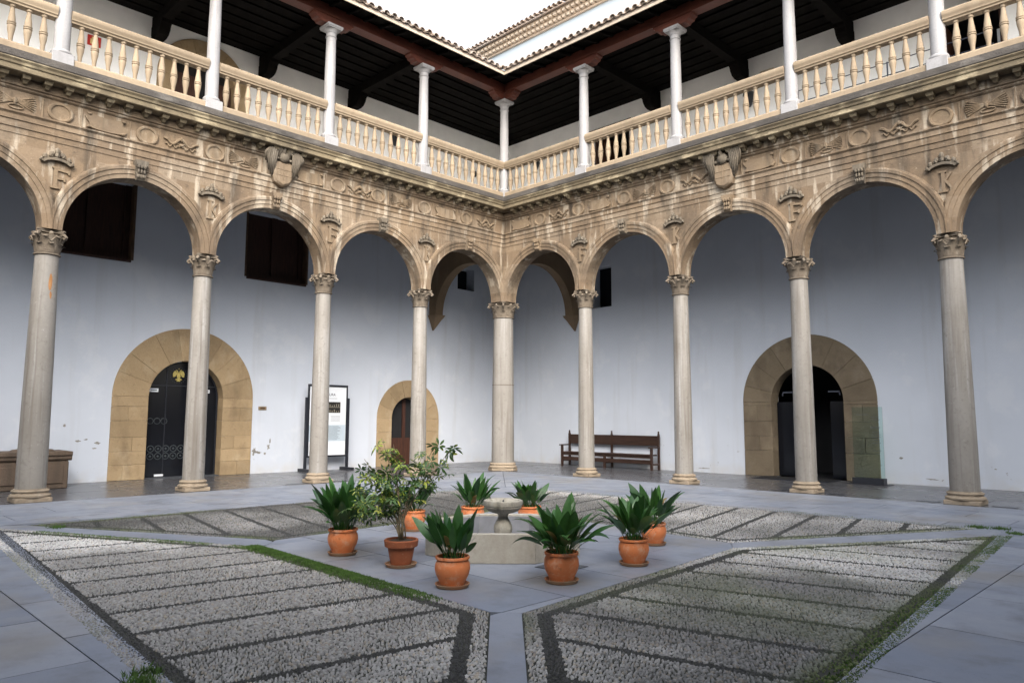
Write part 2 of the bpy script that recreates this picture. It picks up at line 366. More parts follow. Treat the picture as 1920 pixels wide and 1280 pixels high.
E0 = .28; E1 = 18.4
slabs([(E0,-E0),(NWc[0],NWc[1]),(SWc[0],SWc[1]),(E0,-E1)], pave, 'slab', 1.45, .85, .1, .28, alongx=False)
slabs([(E0,-E0),(E1,-E0),NEc,NWc], pave, 'slab', 1.45, .85, .3, -.28, alongx=True)
slabs([(E1,-E0),(E1,-E1),SEc,NEc], pave, 'slab', 1.3, 1.0, .35, .12, alongx=False)
slabs([(E0,-E1),SWc,SEc,(E1,-E1)], pave, 'slab', 1.3, 1.0, .2, -.1, alongx=True)
slabs([(7.45,-11.37),(11.53,-11.49),(11.73,-11.33),(11.45,-7.38),(11.24,-7.05),(7.05,-6.75),(6.9,-6.95),(7.1,-11.03)], pave, 'slab', 1.4, 1.0, .4, .35)
for q in ([(11.53,-11.49),(14.31,-14.215),(14.42,-14.0),(11.73,-11.33)], [(7.45,-11.37),(7.1,-11.03),(3.45,-12.95),(3.09,-13.5)],
          [(11.45,-7.38),(13.62,-3.7),(13.2,-3.3),(11.24,-7.05)], [(7.05,-6.75),(4.2,-3.45),(3.65,-4.1),(6.9,-6.95)]):
    slabs(q, pave, 'slab', 1.7, 3.0, .55, .9, gap=.003)
gfl = tag(MB().box(-D-.6, 23, -23, D+.6, -.0395, -.027).obj('gallery_floor', 'joint'), kind='structure')
gfl.location.z = -.0004
slabs([(-D,.0),(E0-.012,-E0+.0),(E0-.012,-16),(-D,-16)], gfl, 'gslab', 1.6, 1.33, 0, .02, alongx=False)
slabs([(E0-.012,-E0+.012),(18,-E0+.012),(18,D),(-D,D),(-D,.012)], gfl, 'gslab', 1.6, 1.33, .4, .02)

# pebble mosaic ------------------------------------------------------
def edge_d(px, py, poly):
    ds = []
    n = len(poly)
    for i in range(n):
        a = poly[i]; b = poly[(i+1) % n]; L = math.hypot(b[0]-a[0], b[1]-a[1])
        ds.append(((b[0]-a[0])*(py-a[1])-(b[1]-a[1])*(px-a[0]))/L)
    return np.array(ds)
def vnoise(x, y, sc, seed=0):
    x = np.asarray(x)*sc; y = np.asarray(y)*sc; xi = np.floor(x).astype(int); yi = np.floor(y).astype(int); fx = x-xi; fy = y-yi
    def h(a, b): v = np.sin(a*127.1+b*311.7+seed*74.7)*43758.5453; return v-np.floor(v)
    fx = fx*fx*(3-2*fx); fy = fy*fy*(3-2*fy)
    return (h(xi,yi)*(1-fx)+h(xi+1,yi)*fx)*(1-fy)+(h(xi,yi+1)*(1-fx)+h(xi+1,yi+1)*fx)*fy
def fbm(x, y, sc, seed=0): return .55*vnoise(x,y,sc,seed)+.28*vnoise(x,y,sc*2.1,seed+1)+.17*vnoise(x,y,sc*4.3,seed+2)
def pebbles(name, poly, stripe, mossfn, label, pitch, ring2, tone):
    poly = ccw(poly); xs = [p[0] for p in poly]; ys = [p[1] for p in poly]
    base = tag(MB().prism(poly, -.03, -.006, lambda p, q, t: (p, q, t)).obj('pebble_bed', 'mortar'), kind='structure')
    gx, gy = np.meshgrid(np.arange(min(xs), max(xs), pitch), np.arange(min(ys), max(ys), pitch*.8))
    gx = gx+(np.arange(gx.shape[0]) % 2)[:,None]*pitch*.5
    x = (gx+rng.uniform(-.36,.36,gx.shape)*pitch).ravel(); y = (gy+rng.uniform(-.32,.32,gy.shape)*pitch).ravel()
    ed = edge_d(x, y, poly); d = ed.min(0); k_ = d > pitch*.45; x, y, d, ed = x[k_], y[k_], d[k_], ed[:,k_]
    inner = d > .235
    st = stripe(x, y); dark = ((d > .12) & (d <= .235)) | (inner & (np.abs(st) < .044))
    n = len(x)
    mo = mossfn(x, y, d, ed)
    keep = rng.uniform(0,1,n) > np.clip(mo-.45, 0, 1)*1.2
    x, y, d, dark, mo = x[keep], y[keep], d[keep], dark[keep], mo[keep]; n = len(x)
    ang = fbm(x, y, 1.1, 5)*7+rng.normal(0,.35,n)
    la = pitch*rng.uniform(.36,.54,n); lb = pitch*rng.uniform(.20,.32,n); hh = rng.uniform(.005,.013,n); sz_ = rng.uniform(.75,1.3,n); la = la*sz_; lb = lb*sz_
    la = np.where(dark, la*.95, la); lb = np.where(dark, lb*.95, lb); hh = np.where(dark, hh*.6, hh)
    g = rng.uniform(.62,1.0,n)
    worn = np.clip((fbm(x,y,.55,9)-.42)*3.2, 0, 1)
    wv = tone[0]+(tone[1]-tone[0])*worn
    col = np.stack([g*wv*1.0, g*wv*.985, g*wv*.945], 1)
    warm = rng.uniform(0,1,n)[:,None]; col = np.where(warm > .88, col*np.array([[.95,.86,.74]]), col); col = np.where(warm < .12, col*.5, col)
    dk = rng.uniform(.018,.05,n)[:,None]*np.array([[1.0,1.0,.98]]); col = np.where(dark[:,None], dk, col)
    mm = np.clip(mo, 0, 1)[:,None]*.85; col = col*(1-mm)+np.array([[.075,.10,.022]])*mm
    S = 6; a = np.arange(S)*2*PI/S; ca, sa = np.cos(a), np.sin(a)
    tilt = rng.normal(0,.12,(n,2))
    def ringv(f, z):
        px = la[:,None]*ca*f; py = lb[:,None]*sa*f; c_, s_ = np.cos(ang)[:,None], np.sin(ang)[:,None]
        X = x[:,None]+px*c_-py*s_; Y = y[:,None]+px*s_+py*c_
        Z = z[:,None]+tilt[:,:1]*px*.6+tilt[:,1:]*py*.6; return np.stack([X,Y,Z],2)
    rings = [ringv(1, np.full(n,-.008))]
    if ring2: rings.append(ringv(.80, hh*.55-.001))
    top = np.stack([x, y, hh], 1)[:,None,:]
    V = np.concatenate(rings+[top], 1); nv = V.shape[1]
    F = []
    for r_ in range(len(rings)-1):
        for i in range(S): q = (i+1) % S; F += [(r_*S+i, r_*S+q, (r_+1)*S+q), (r_*S+i, (r_+1)*S+q, (r_+1)*S+i)]
    o_ = (len(rings)-1)*S
    for i in range(S): F.append((o_+i, o_+(i+1) % S, nv-1))
    F = np.array(F); faces = (F[None]+(np.arange(n)*nv)[:,None,None]).reshape(-1,3)
    me = bpy.data.meshes.new(name); me.vertices.add(n*nv); me.vertices.foreach_set('co', V.reshape(-1).astype(np.float32))
    nf = len(faces); me.loops.add(nf*3); me.polygons.add(nf); me.loops.foreach_set('vertex_index', faces.reshape(-1).astype(np.int32))
    me.polygons.foreach_set('loop_start', np.arange(0,nf*3,3,dtype=np.int32)); me.update(calc_edges=True); me.shade_smooth()
    ca_ = me.color_attributes.new('col', 'FLOAT_COLOR', 'POINT'); cc = np.ones((n,nv,4), np.float32); cc[:,:,:3] = col[:,None,:]; ca_.data.foreach_set('color', cc.reshape(-1))
    me.materials.append(M['pebble'])
    tag(put(name, me), label, 'pebble mosaic', kind='stuff')
    return mo, x, y
def per(t, sp): return (t+sp/2) % sp-sp/2
def band(v, a, b): return np.clip((b-v)/(b-a), 0, 1)
grass_pts = []
def mossS(x, y, d, ed):
    n = fbm(x,y,1.3,3); e = band(np.abs(y+11.42+.03*(x-9)), .03, .28)*np.clip((x-7.0)/.5,0,1)*np.clip((11.0-x)/1.4,0,1)
    e2 = band(ed[3] if len(ed) > 3 else d, .02, .30)*.9
    o = band(ed[0], .0, .2)*.5
    m_ = np.clip(e*1.5*(n+.25), 0, 1)+e2*np.clip((n-.35)*3,0,1)+o*np.clip((n-.45)*4,0,1); return np.clip(m_, 0, 1)
def mossE(x, y, d, ed):
    n = fbm(x,y,1.2,13); o = band(14.22-.0785*(y+11)-x, .05, .42)*np.clip((n-.22)*3,0,1)
    i = band(d, 0, .22)*np.clip((n-.45)*3,0,1)*.8; f = np.clip((fbm(x,y,.7,31)-.46)*4,0,1)*.42
    return np.clip(o+i+f, 0, 1)
def mossB(x, y, d, ed):
    n = fbm(x,y,1.2,23); return np.clip(band(ed.min(0), 0, .3)*np.clip((n-.42)*3.5,0,1), 0, 1)
pebbles('pebble_mosaic', pS, lambda x, y: per(x-.15*(y+13.65)-5.88, .72), mossS, 'pale pebble mosaic panel with mossy edge beside the variegated shrub', .027, True, (.32,.66))
pebbles('pebble_mosaic', pE, lambda x, y: per(y-.25*(x-13.7)+5.65, .71), mossE, 'grey and white pebble mosaic panel with green moss along its outer border', .027, True, (.22,.62))
pebbles('pebble_mosaic', pN, lambda x, y: per(x+.2*(y+3.88)-9.58, .68), mossB, 'pebble mosaic panel in front of the wooden bench and right doorway', .034, False, (.15,.36))
pebbles('pebble_mosaic', pW, lambda x, y: per(y+.165*(x-3.8)+11.5, .655), mossB, 'dark pebble mosaic panel in front of the left arched doorway', .034, False, (.10,.25))
# moss and grass tufts
def tufts(name, pts, label):
    b = MB(); idx = 0
    for (x, y, h) in pts:
        for k_ in range(3):
            a = random.uniform(0, 2*PI); l_ = h*random.uniform(.6, 1.3); dx, dy = math.cos(a)*.006, math.sin(a)*.006; lx, ly = random.gauss(0,.4)*l_, random.gauss(0,.4)*l_
            b.add([(x-dx,y-dy,-.005),(x+dx,y+dy,-.005),(x+lx,y+ly,l_)], [(0,1,2)])
    return tag(b.obj(name, 'grass', recalc=False), label, 'grass', kind='stuff')
pts = []
for _ in range(15000):
    x = random.uniform(7.3, 11.0); y = -11.42-.03*(x-9)-abs(random.gauss(0,.085))
    wgt = min(1, (x-7.0)/.5)*min(1, (11.0-x)/1.2)
    if random.random() < wgt*float(fbm(x,y,1.3,3))*1.6: pts.append((x, y, random.uniform(.008,.022)))
for _ in range(2600):
    t = random.random(); x = 7.45+(3.09-7.45)*t; y = -11.4+(-13.5+11.4)*t; y -= abs(random.gauss(0,.07)); x += random.gauss(0,.03)
    if float(fbm(x,y,1.3,3)) > .42: pts.append((x, y, random.uniform(.006,.016)))
for _ in range(5200):
    y = random.uniform(-12.6, -3.9); x = 13.606-.0785*(y+3.649)-abs(random.gauss(0,.09))
    if float(fbm(x,y,1.2,13)) > .50: pts.append((x, y, random.uniform(.004,.010)))
for (gx_, gy_) in ((13.62,-3.62),(13.35,-3.2),(11.1,-13.95),(11.25,-14.02),(4.0,-12.7),(13.1,-3.28)):
    for _ in range(90): pts.append((gx_+random.gauss(0,.06), gy_+random.gauss(0,.05), random.uniform(.015,.045)))
tufts('grass_tufts', pts, 'low green moss and grass growing along the mosaic edges')

# ------------------------------------------------------------------ arcades
def arch_geo(k_, sg):
    a, b = P[k_], P[k_+1]; la = .34 if k_ == 0 else .17; lb = .34 if k_ == len(P)-2 else .17
    o0, o1 = a+la, b-lb; c = (o0+o1)/2*sg; r = (o1-o0)/2
    return (min(a*sg, b*sg), max(a*sg, b*sg), c, r)
NB = len(P)-1
ZT = 6.74
def spandrel(sg):
    b = MB(); N = 28
    for k_ in range(NB):
        lo, hi, c, r = arch_geo(k_, sg)
        pts_ = [(c-r*math.cos(PI*i/N), ZS+r*math.sin(PI*i/N)) for i in range(N+1)]
        for v in (-.2, .2):
            vs = [(u, v, z) for u, z in pts_]+[(u, v, ZT) for u, z in pts_]
            b.add(vs, [(i, i+1, N+2+i, N+1+i) for i in range(N)])
            b.add([(lo,v,ZS),(c-r,v,ZS),(c-r,v,ZT),(lo,v,ZT)], [(0,1,2,3)]); b.add([(c+r,v,ZS),(hi,v,ZS),(hi,v,ZT),(c+r,v,ZT)], [(0,1,2,3)])
        vs = [(u, -.2, z) for u, z in pts_]+[(u, .2, z) for u, z in pts_]; b.add(vs, [(i, N+1+i, N+2+i, i+1) for i in range(N)])
        for x0, x1 in ((lo, c-r), (c+r, hi)): b.add([(x0,-.2,ZS),(x1,-.2,ZS),(x1,.2,ZS),(x0,.2,ZS)], [(0,1,2,3)])
    return b
AV = [(0,-.2),(0,-.232),(.085,-.236),(.09,-.252),(.175,-.256),(.18,-.274),(.235,-.28),(.27,-.268),(.285,-.2)]
def archivolt(k_, sg):
    lo, hi, c, r = arch_geo(k_, sg); N = 32; n = len(AV); vs = []; fs = []
    if k_ == 0:
        if sg > 0: lo = .2
        else: hi = -.2
    for i in range(N+1):
        t = PI*i/N
        for dr, v in AV:
            u = c-(r+dr)*math.cos(t); u = min(max(u, lo), hi); vs.append((u, v, ZS+(r+dr)*math.sin(t)))
    for i in range(N):
        for j in range(n-1): fs.append((i*n+j, i*n+j+1, (i+1)*n+j+1, (i+1)*n+j))
    b = MB(); b.add(vs, fs); return b
def keystone(c, r):
    b = MB(); z0 = ZS+r-.03; z1 = 6.735
    pl = [(-.19,z0),(-.30,z0),(-.345,z0+.05),(-.335,z0+.11),(-.30,z0+.15),(-.31,z0+.2),(-.345,z0+.25),(-.38,z0+.29),(-.375,z1),(-.19,z1)]
    n = len(pl)
    vs = [(-.075-.05*(z-z0)/(z1-z0), v, z) for v, z in pl]+[(.075+.05*(z-z0)/(z1-z0), v, z) for v, z in pl]
    b.add(vs, [(i,(i+1)%n,n+(i+1)%n,n+i) for i in range(n)]+[tuple(range(n-1,-1,-1)),tuple(range(n,2*n))])
    for sx_ in (-1, 0, 1):
        b.blob((sx_*.06, -.36, z0+.27), (.032,.03,.05)); b.blob((sx_*.055, -.345, z0+.17), (.024,.03,.05)); b.blob((sx_*.045,-.335,z0+.07), (.022,.03,.045))
    return b
def letters(sg, kind):
    b = MB()
    def bar(p, q, w_=.022, v=-.232):
        d = Vector((q[0]-p[0], q[1]-p[1])).normalized(); nx, nz = -d.y*w_, d.x*w_
        pl = [(p[0]+nx,p[1]+nz),(q[0]+nx,q[1]+nz),(q[0]-nx,q[1]-nz),(p[0]-nx,p[1]-nz)]
        b.prism(pl, -.195, v, lambda x, z, t: (x, t, z))
    bar((0,5.86),(0,6.26), .032); bar((-.075,5.865),(.075,5.865), .018, -.236); bar((-.06,6.25),(.06,6.25), .016, -.237)
    if kind == 'F': bar((.03,6.22),(.22,6.20),.022,-.234); bar((.22,6.225),(.22,6.15),.016,-.238); bar((.03,6.05),(.15,6.045),.02,-.235); bar((.15,6.085),(.15,6.0),.014,-.239)
    else: bar((.02,6.06),(.14,6.22),.02,-.234); bar((.03,6.08),(.15,5.90),.022,-.236); bar((.11,5.885),(.21,5.97),.014,-.239)
    return b
def crown():
    b = MB(); R_ = .23
    for i in range(11):          # arched band
        t0 = PI*(.12+.76*i/11); t1 = PI*(.12+.76*(i+1)/11)
        pl = [(-math.cos(t)*(R_+dr)*1.08, 6.27+math.sin(t)*(.13+dr)) for t, dr in ((t0,-.02),(t1,-.02),(t1,.03),(t0,.03))]
        b.prism(pl, -.19, -.285, lambda x, z, t: (x, t, z))
    for i in range(7):           # fleurons
        t = PI*(.10+.80*i/6); x = -math.cos(t)*.27; z = 6.31+math.sin(t)*.17; s_ = 1.25 if i % 2 == 1 else .85
        b.blob((x, -.25, z), (.036*s_,.05,.05*s_)); b.blob((x-.022, -.265, z-.02), (.018,.03,.02)); b.blob((x+.022, -.265, z-.02), (.018,.03,.02))
    b.blob((0,-.25,6.56), (.05,.05,.075)); b.blob((-.09,-.24,6.50), (.05,.04,.05)); b.blob((.09,-.24,6.50), (.05,.04,.05))
    return b
def roundel():
    b = MB(); n = 28; pr = [(.225,-.2),(.225,-.235),(.20,-.25),(.165,-.243),(.155,-.222),(.14,-.218),(.05,-.226),(0.001,-.228)]
    vs = []; fs = []
    for r_, v in pr:
        for i in range(n): a = 2*PI*i/n; vs.append((r_*math.cos(a)*.98, v, 7.335+r_*math.sin(a)*.84))
    for j in range(len(pr)-1):
        for i in range(n): q = (i+1)%n; fs.append((j*n+i, j*n+q, (j+1)*n+q, (j+1)*n+i))
    return b.add(vs, fs)
def cartouche():
    b = MB(); pl = []
    for i in range(9): t = i/8; pl.append((-.34+.04*math.sin(t*PI*2)+(.05 if i in (0,8) else 0), 7.20+t*.28))
    for i in range(5): t = i/4; pl.append((-.28+t*.56, 7.48-.03*math.sin(t*PI)))
    for i in range(9): t = i/8; pl.append((.34-.04*math.sin(t*PI*2)-(.05 if i in (0,8) else 0), 7.48-t*.28))
    for i in range(5): t = i/4; pl.append((.28-t*.56, 7.20-.02*math.sin(t*PI)))
    b.prism(pl, -.2, -.243, lambda x, z, t: (x, t, z))
    for sx_ in (-1,1):
        for z in (7.21,7.47): b.blob((sx_*.31,-.24,z), (.05,.035,.03))
    return b
def yoke():
    b = MB(); pts_ = []
    for i in range(25):
        t = i/24; x = -.36+.72*t; z = 7.40+.07*math.cos(t*4*PI)*(1 if .1 < t < .9 else .4)-.03; pts_.append((x,-.225,z))
    b.tube(pts_, [.022+.014*abs(math.sin(i*.8)) for i in range(25)], 6)
    for sg_ in (-1,1):
        p2 = [(sg_*(.02+.30*i/14), -.222, 7.26+.035*math.sin(i*1.1)) for i in range(15)]; b.tube(p2, .015, 5)
        p3 = [(sg_*(.10+.07*math.cos(a)), -.222, 7.30+.04*math.sin(a)) for a in np.linspace(0,5,9)]; b.tube(p3, .012, 5)
    b.blob((0,-.23,7.43), (.03,.03,.05)); b.blob((0,-.23,7.30), (.05,.03,.03))
    return b
def arrows():
    b = MB()
    for i in range(-3, 4):
        a = i*.15; d = Vector((math.cos(a), math.sin(a)))
        p = [(-.34*d.x,-.215,7.35-.34*d.y*.9),(.34*d.x,-.215,7.35+.34*d.y*.9)]; b.tube(p, .011, 5)
        e = (-.34*d.x,-.222,7.35-.34*d.y*.9); b.blob(e, (.03,.02,.012), 6, 4)
    b.blob((0,-.225,7.35), (.035,.03,.075)); p3 = [(.02+.12*math.cos(a), -.22, 7.24+.04*math.sin(a)) for a in np.linspace(0,6,12)]; b.tube(p3, .012, 5)
    return b
def modillion():
    b = MB(); b.add([(-.075,-.29,7.785),(.075,-.29,7.785),(.075,-.50,7.785),(-.075,-.50,7.785),(-.06,-.29,7.72),(.06,-.29,7.72),(.06,-.46,7.72),(-.06,-.46,7.72)],
        [(0,1,2,3),(4,7,6,5),(0,4,5,1),(1,5,6,2),(2,6,7,3),(3,7,4,0)])
    b.add([(-.045,-.29,7.719),(.045,-.29,7.719),(.045,-.42,7.719),(-.045,-.42,7.719),(-.03,-.29,7.665),(.03,-.29,7.665),(.03,-.36,7.665),(-.03,-.36,7.665)],
        [(0,1,2,3),(4,7,6,5),(0,4,5,1),(1,5,6,2),(2,6,7,3),(3,7,4,0)]); return b
def shield_parts(eagle):
    sh = MB(); pl = []
    hw = .25
    out = [(-hw,7.50),(hw,7.50),(hw,7.12),(hw*.8,6.99),(hw*.35,6.93),(0,6.90),(-hw*.35,6.93),(-hw*.8,6.99),(-hw,7.12)]
    n = len(out); vs = [(x,-.2,z) for x, z in out]+[(x*.97,-.36,7.2+(z-7.2)*.97) for x, z in out]+[(x*.8,-.40,7.2+(z-7.2)*.82) for x, z in out]
    sh.add(vs, [(i,(i+1)%n,n+(i+1)%n,n+i) for i in range(n)]+[(n+i,n+(i+1)%n,2*n+(i+1)%n,2*n+i) for i in range(n)]+[tuple(2*n+i for i in range(n))])
    for z in (7.16, 7.30): sh.tube([(-.2,-.402,z),(.2,-.402,z)], .008, 5)
    sh.tube([(0,-.405,6.98),(0,-.405,7.44)], .008, 5)
    wg = MB()
    for sx_ in (-1,1):
        for i in range(7):           # long feathers hanging beside the shield
            q = i/6; x = .20+.25*q; ztop = (7.97 if eagle else 7.86)-.30*(q-.55)**2-.05*q; zb = 7.10+.32*abs(q-.25)+(.10 if q > .8 else 0)
            wg.tube([(sx_*(.10+.10*q),-.34,7.70+.10*q), (sx_*(x-.05),-.42,ztop-.04), (sx_*x,-.45,ztop-.10), (sx_*(x+.02),-.43,(ztop+zb)/2), (sx_*(x-.03*q),-.34,zb)], [.022,.028,.030,.028,.014], 6)
        arc = [(sx_*(.08+.40*math.sin(a)*.98), -.44, 7.74+.25*math.sin(a*1.45)) for a in np.linspace(.1,1.57,8)]
        wg.tube(arc, [.03,.036,.04,.042,.042,.04,.036,.03], 7)
        for i in range(9): a = .25+1.2*i/8; wg.blob((sx_*(.08+.34*math.sin(a)),-.455,7.66+.20*math.sin(a*1.45)), (.03,.02,.04), 6, 4)
    hd = MB(); hd.blob((0,-.38,7.60), (.14,.11,.14), 10, 6); hd.tube([(0,-.40,7.62),(-.03,-.45,7.76),(.0,-.48,7.86)], [.07,.05,.045], 8); hd.blob((-.03,-.50,7.88), (.055,.06,.04), 8, 5)
    for i in range(7): t = -1+2*i/6; hd.blob((t*.25, -.40, 7.555-.035*t*t), (.05,.05,.038), 6, 4)
    if not eagle:
        for sx_ in (-1,1): hd.tube([(sx_*.12,-.34,7.55),(sx_*.10,-.42,7.75),(sx_*.16,-.5,7.9)], [.07,.06,.05], 8)
    return sh, wg, hd
friezeL = [(.2,7.145),(-.2,7.145),(-.2,7.56),(.2,7.56)]
archi = [(.2,6.74),(-.213,6.74),(-.213,6.85),(-.233,6.856),(-.233,6.985),(-.253,6.991),(-.253,7.08),(-.265,7.095),(-.29,7.118),(-.292,7.145),(.2,7.145)]
bed = [(.2,7.56),(-.215,7.56),(-.245,7.585),(-.25,7.61),(-.285,7.625),(-.29,7.655),(-.29,7.786),(.2,7.786)]
coron = [(.2,7.786),(-.545,7.786),(-.565,7.80),(-.565,7.89),(-.59,7.905),(-.60,7.945),(-.635,7.985),(-.635,8.0),(.2,8.0)]
copi = [(.2,8.0),(-.60,8.0),(-.625,8.03),(-.615,8.10),(-.60,8.165),(-.54,8.195),(.2,8.195)]
MOT = [('c',.95),('r',1.72),('y',2.45),('r',3.17),('c',3.9),('r',4.72),('a',5.38),('r',6.05),('y',6.82),('s',7.68),('c',8.5),('r',9.22),('a',10.0),('r',10.68),('y',11.45),('r',12.19),('a',12.95),('r',13.7),('c',14.4)]
MOTL = [('y',.98),('r',1.75),('c',2.55),('r',3.3),('a',4.08),('r',4.85),('y',5.42),('r',6.05),('c',6.85),('s',7.62),('a',8.5),('r',9.17),('y',9.9),('r',10.58),('c',11.36),('r',12.16),('a',12.9),('r',13.7),('y',14.4)]
mm_ = {'r': roundel().mesh('roundel','relief','s'), 'c': cartouche().mesh('cartouche','relief'), 'y': yoke().mesh('yoke_ribbon','relief','s'), 'a': arrows().mesh('arrow_bundle','relief','s'),
       'm': modillion().mesh('modillion','corona'), 'crown': crown().mesh('crown','crownstone','s'), 'F': letters(1,'F').mesh('letter','relief'), 'K': letters(1,'K').mesh('letter','relief')}
nm_ = {'r':'roundel','c':'cartouche','y':'yoke_ribbon','a':'arrow_bundle'}
for side in 'LR':
    sg = SG[side]
    A = thing('arcade_wall', 'carved sandstone arcade with '+('worn shield over the wall by the left arched doorway' if side == 'L' else 'spread eagle shield over the wall by the wooden bench'), 'arcade', (0,0,0), ROT[side])
    spandrel(sg).obj('spandrel_wall', 'frieze', A, recalc=False)
    for k_ in range(NB):
        lo, hi, c, r = arch_geo(k_, sg)
        archivolt(k_, sg).obj('archivolt', 'frieze', A, smooth=False)
        if k_ < 5: keystone(c, r).obj('keystone', 'crownstone' if k_ % 2 else 'relief', A, smooth='angle', loc=(c,0,0))
    run(side, archi).obj('architrave', 'frieze', A); run(side, friezeL).obj('frieze', 'frieze', A); run(side, bed).obj('bed_moulding', 'frieze', A)
    run(side, coron).obj('cornice', 'corona', A); run(side, copi).obj('coping', 'coping', A)
    for kind, u in (MOTL if side == 'L' else MOT):
        if kind == 's':
            sh, wg, hd = shield_parts(side == 'R')
            s_ = sh.obj('shield', 'relief', A, loc=(u*sg,0,0), smooth='angle'); wg.obj('wing', 'crownstone', A, loc=(u*sg,0,0), smooth='s'); hd.obj('crest', 'crownstone', A, loc=(u*sg,0,0), smooth='s')
            s_['label'] = 'worn stone shield' if side == 'L' else 'stone shield held by an eagle'
        else: put(nm_[kind], mm_[kind], A, (u*sg, 0, 0))
        if kind in 'ca':
            for e in (-.44,.44): MB().box(-.012,.012,-.222,-.19,7.17,7.53).obj('panel_fillet','relief',A,loc=((u+e)*sg,0,0))
    u = .82
    while u < 15:
        o = put('corbel', mm_['m'], A, (u*sg, 0, 0)); o.rotation_euler = (0, 0, random.gauss(0,.01)); u += .352
    for k_ in range(1, 6):
        kind = ('F' if k_ % 2 else 'K') if side == 'R' else ('K' if k_ % 2 else 'F')
        put('crown', mm_['crown'], A, (P[k_]*sg, 0, 0)); put('letter', mm_[kind], A, (P[k_]*sg, -.0, .0))
for m_ in (mm_['r'], mm_['y'], mm_['a'], mm_['crown']):
    m_.shade_smooth(); m_.set_sharp_from_angle(angle=math.radians(40))

# lower columns
def capital_mesh(r0, ab, z0, z1, lobes=None):
    H = z1-z0; b = MB(); b.lathe([(z0,r0+.005),(z0+.012,r0+.03),(z0+.035,r0+.03),(z0+.045,r0+.008)], 24, rf=lobes)
    b.lathe([(z0+.045,r0+.0),(z0+H*.35,r0+.012),(z0+H*.6,r0+.035),(z0+H*.80,r0+.075)], 24, rf=lobes)
    for ring, (zz, hh, nn, out) in enumerate(((z0+.05, H*.36, 8, .035), (z0+.10, H*.52, 8, .055))):   # acanthus leaves
        for i in range(nn):
            a = 2*PI*(i+.5*ring)/nn; w_ = .07
            vs = []
            for t, o_, ww in ((0,.008,1),(.45,.018,1),(.8,out,.8),(1.0,out+.035,.5),(.93,out+.055,.25)):
                for e in (-1,0,1):
                    rr = (r0+o_+(.012 if e == 0 else 0))*(lobes(a,0) if lobes else 1); aa = a+e*w_*ww/r0
                    vs.append((rr*math.cos(aa), rr*math.sin(aa), zz+hh*t))
            b.add(vs, [(j*3+e, j*3+e+1, j*3+e+4, j*3+e+3) for j in range(4) for e in (0,1)])
    zc = z0+H*.80
    for i in range(4):           # corner volutes
        a = PI/4+i*PI/2; d = Vector((math.cos(a), math.sin(a), 0)); tn = Vector((-d.y, d.x, 0)); rc = ab*1.20
        b.tube([d*(r0+.02)+Vector((0,0,z0+H*.50)), d*(rc*.80)+Vector((0,0,zc+.01)), d*(rc)+Vector((0,0,zc+.02)), d*(rc+.045)+Vector((0,0,zc-.03)), d*(rc+.015)+Vector((0,0,zc-.06)), d*(rc-.015)+Vector((0,0,zc-.03))], [.02,.03,.034,.034,.03,.018], 7)
        a2 = i*PI/2; b.blob((math.cos(a2)*ab*.86, math.sin(a2)*ab*.86, z0+H*.86), (.045,.045,.045), 8, 5)
        for e in (-1,1):
            b.tube([(math.cos(a2)*(r0+.03)+tn.x*0, math.sin(a2)*(r0+.03), z0+H*.55), (math.cos(a2+e*.35)*(r0+.08), math.sin(a2+e*.35)*(r0+.08), z0+H*.76)], [.014,.024], 5)
    pl = []
    for i in range(4):           # concave abacus
        a = -PI/4+i*PI/2; c0 = Vector((math.cos(a), math.sin(a)))*ab*1.38; c1 = Vector((math.cos(a+PI/2), math.sin(a+PI/2)))*ab*1.38; tn = (c1-c0).normalized(); nrm = Vector((math.cos(a+PI/4), math.sin(a+PI/4)))
        pl += [tuple(c0+tn*.035)]+[tuple(c0+(c1-c0)*t-nrm*.06*math.sin(PI*t)) for t in (.3,.5,.7)]+[tuple(c1-tn*.035)]
    b.prism(pl, z1-.055, z1-.025, lambda x, y, t: (x*.95, y*.95, t)); b.prism(pl, z1-.025, z1, lambda x, y, t: (x, y, t))
    return b
def base_mesh(r, hs):
    pl = MB().box(-hs,hs,-hs,hs,0,.085); to = MB()
    to.lathe([(.086,r+.06),(.095,r+.082),(.125,r+.085),(.15,r+.06),(.152,r+.045),(.165,r+.04),(.185,r+.042),(.188,r+.055),(.20,r+.06),(.218,r+.05),(.222,r+.025),(.24,r+.02)], 28); return pl, to
col_def = {}
def col_meshes(rb, rtp, key, lobes=None):
    hs = rb+.05 if key != 'corner' else rb+.05
    pl, to = base_mesh(rb, hs)
    if lobes:
        to = MB(); r = rb; to.lathe([(.086,r+.06),(.095,r+.082),(.125,r+.085),(.15,r+.06),(.165,r+.04),(.188,r+.055),(.20,r+.06),(.218,r+.05),(.24,r+.02)], 40, rf=lobes)
        pl = MB().lathe([(0,r+.10),(.085,r+.10)], 8)
    sh = MB(); n = 14; pr = []
    for i in range(n+1): t = i/n; pr.append((.24+(4.57-.24)*t, rb+(rtp-rb)*(t**1.5)))
    sh.lathe(pr, 32 if not lobes else 48, rf=lobes)
    cp = capital_mesh(rtp, .25 if key != 'corner' else .36, 4.57, 5.052, lobes)
    return (pl.mesh('plinth','base',bevel=.012), to.mesh('base_moulding','base'), sh.mesh('shaft','shaft'), cp.mesh('capital','capital'))
def sm(me, ang=40): me.shade_smooth(); me.set_sharp_from_angle(angle=math.radians(ang)); return me
col_def['std'] = col_meshes(.218, .182, 'std'); col_def['big'] = col_meshes(.248, .198, 'big')
LB = lambda a, z: 1+.055*abs(math.cos(2*(a)))**3-.02
col_def['corner'] = col_meshes(.345, .305, 'corner', LB)
for v_ in col_def.values():
    for me in v_[1:]: sm(me)
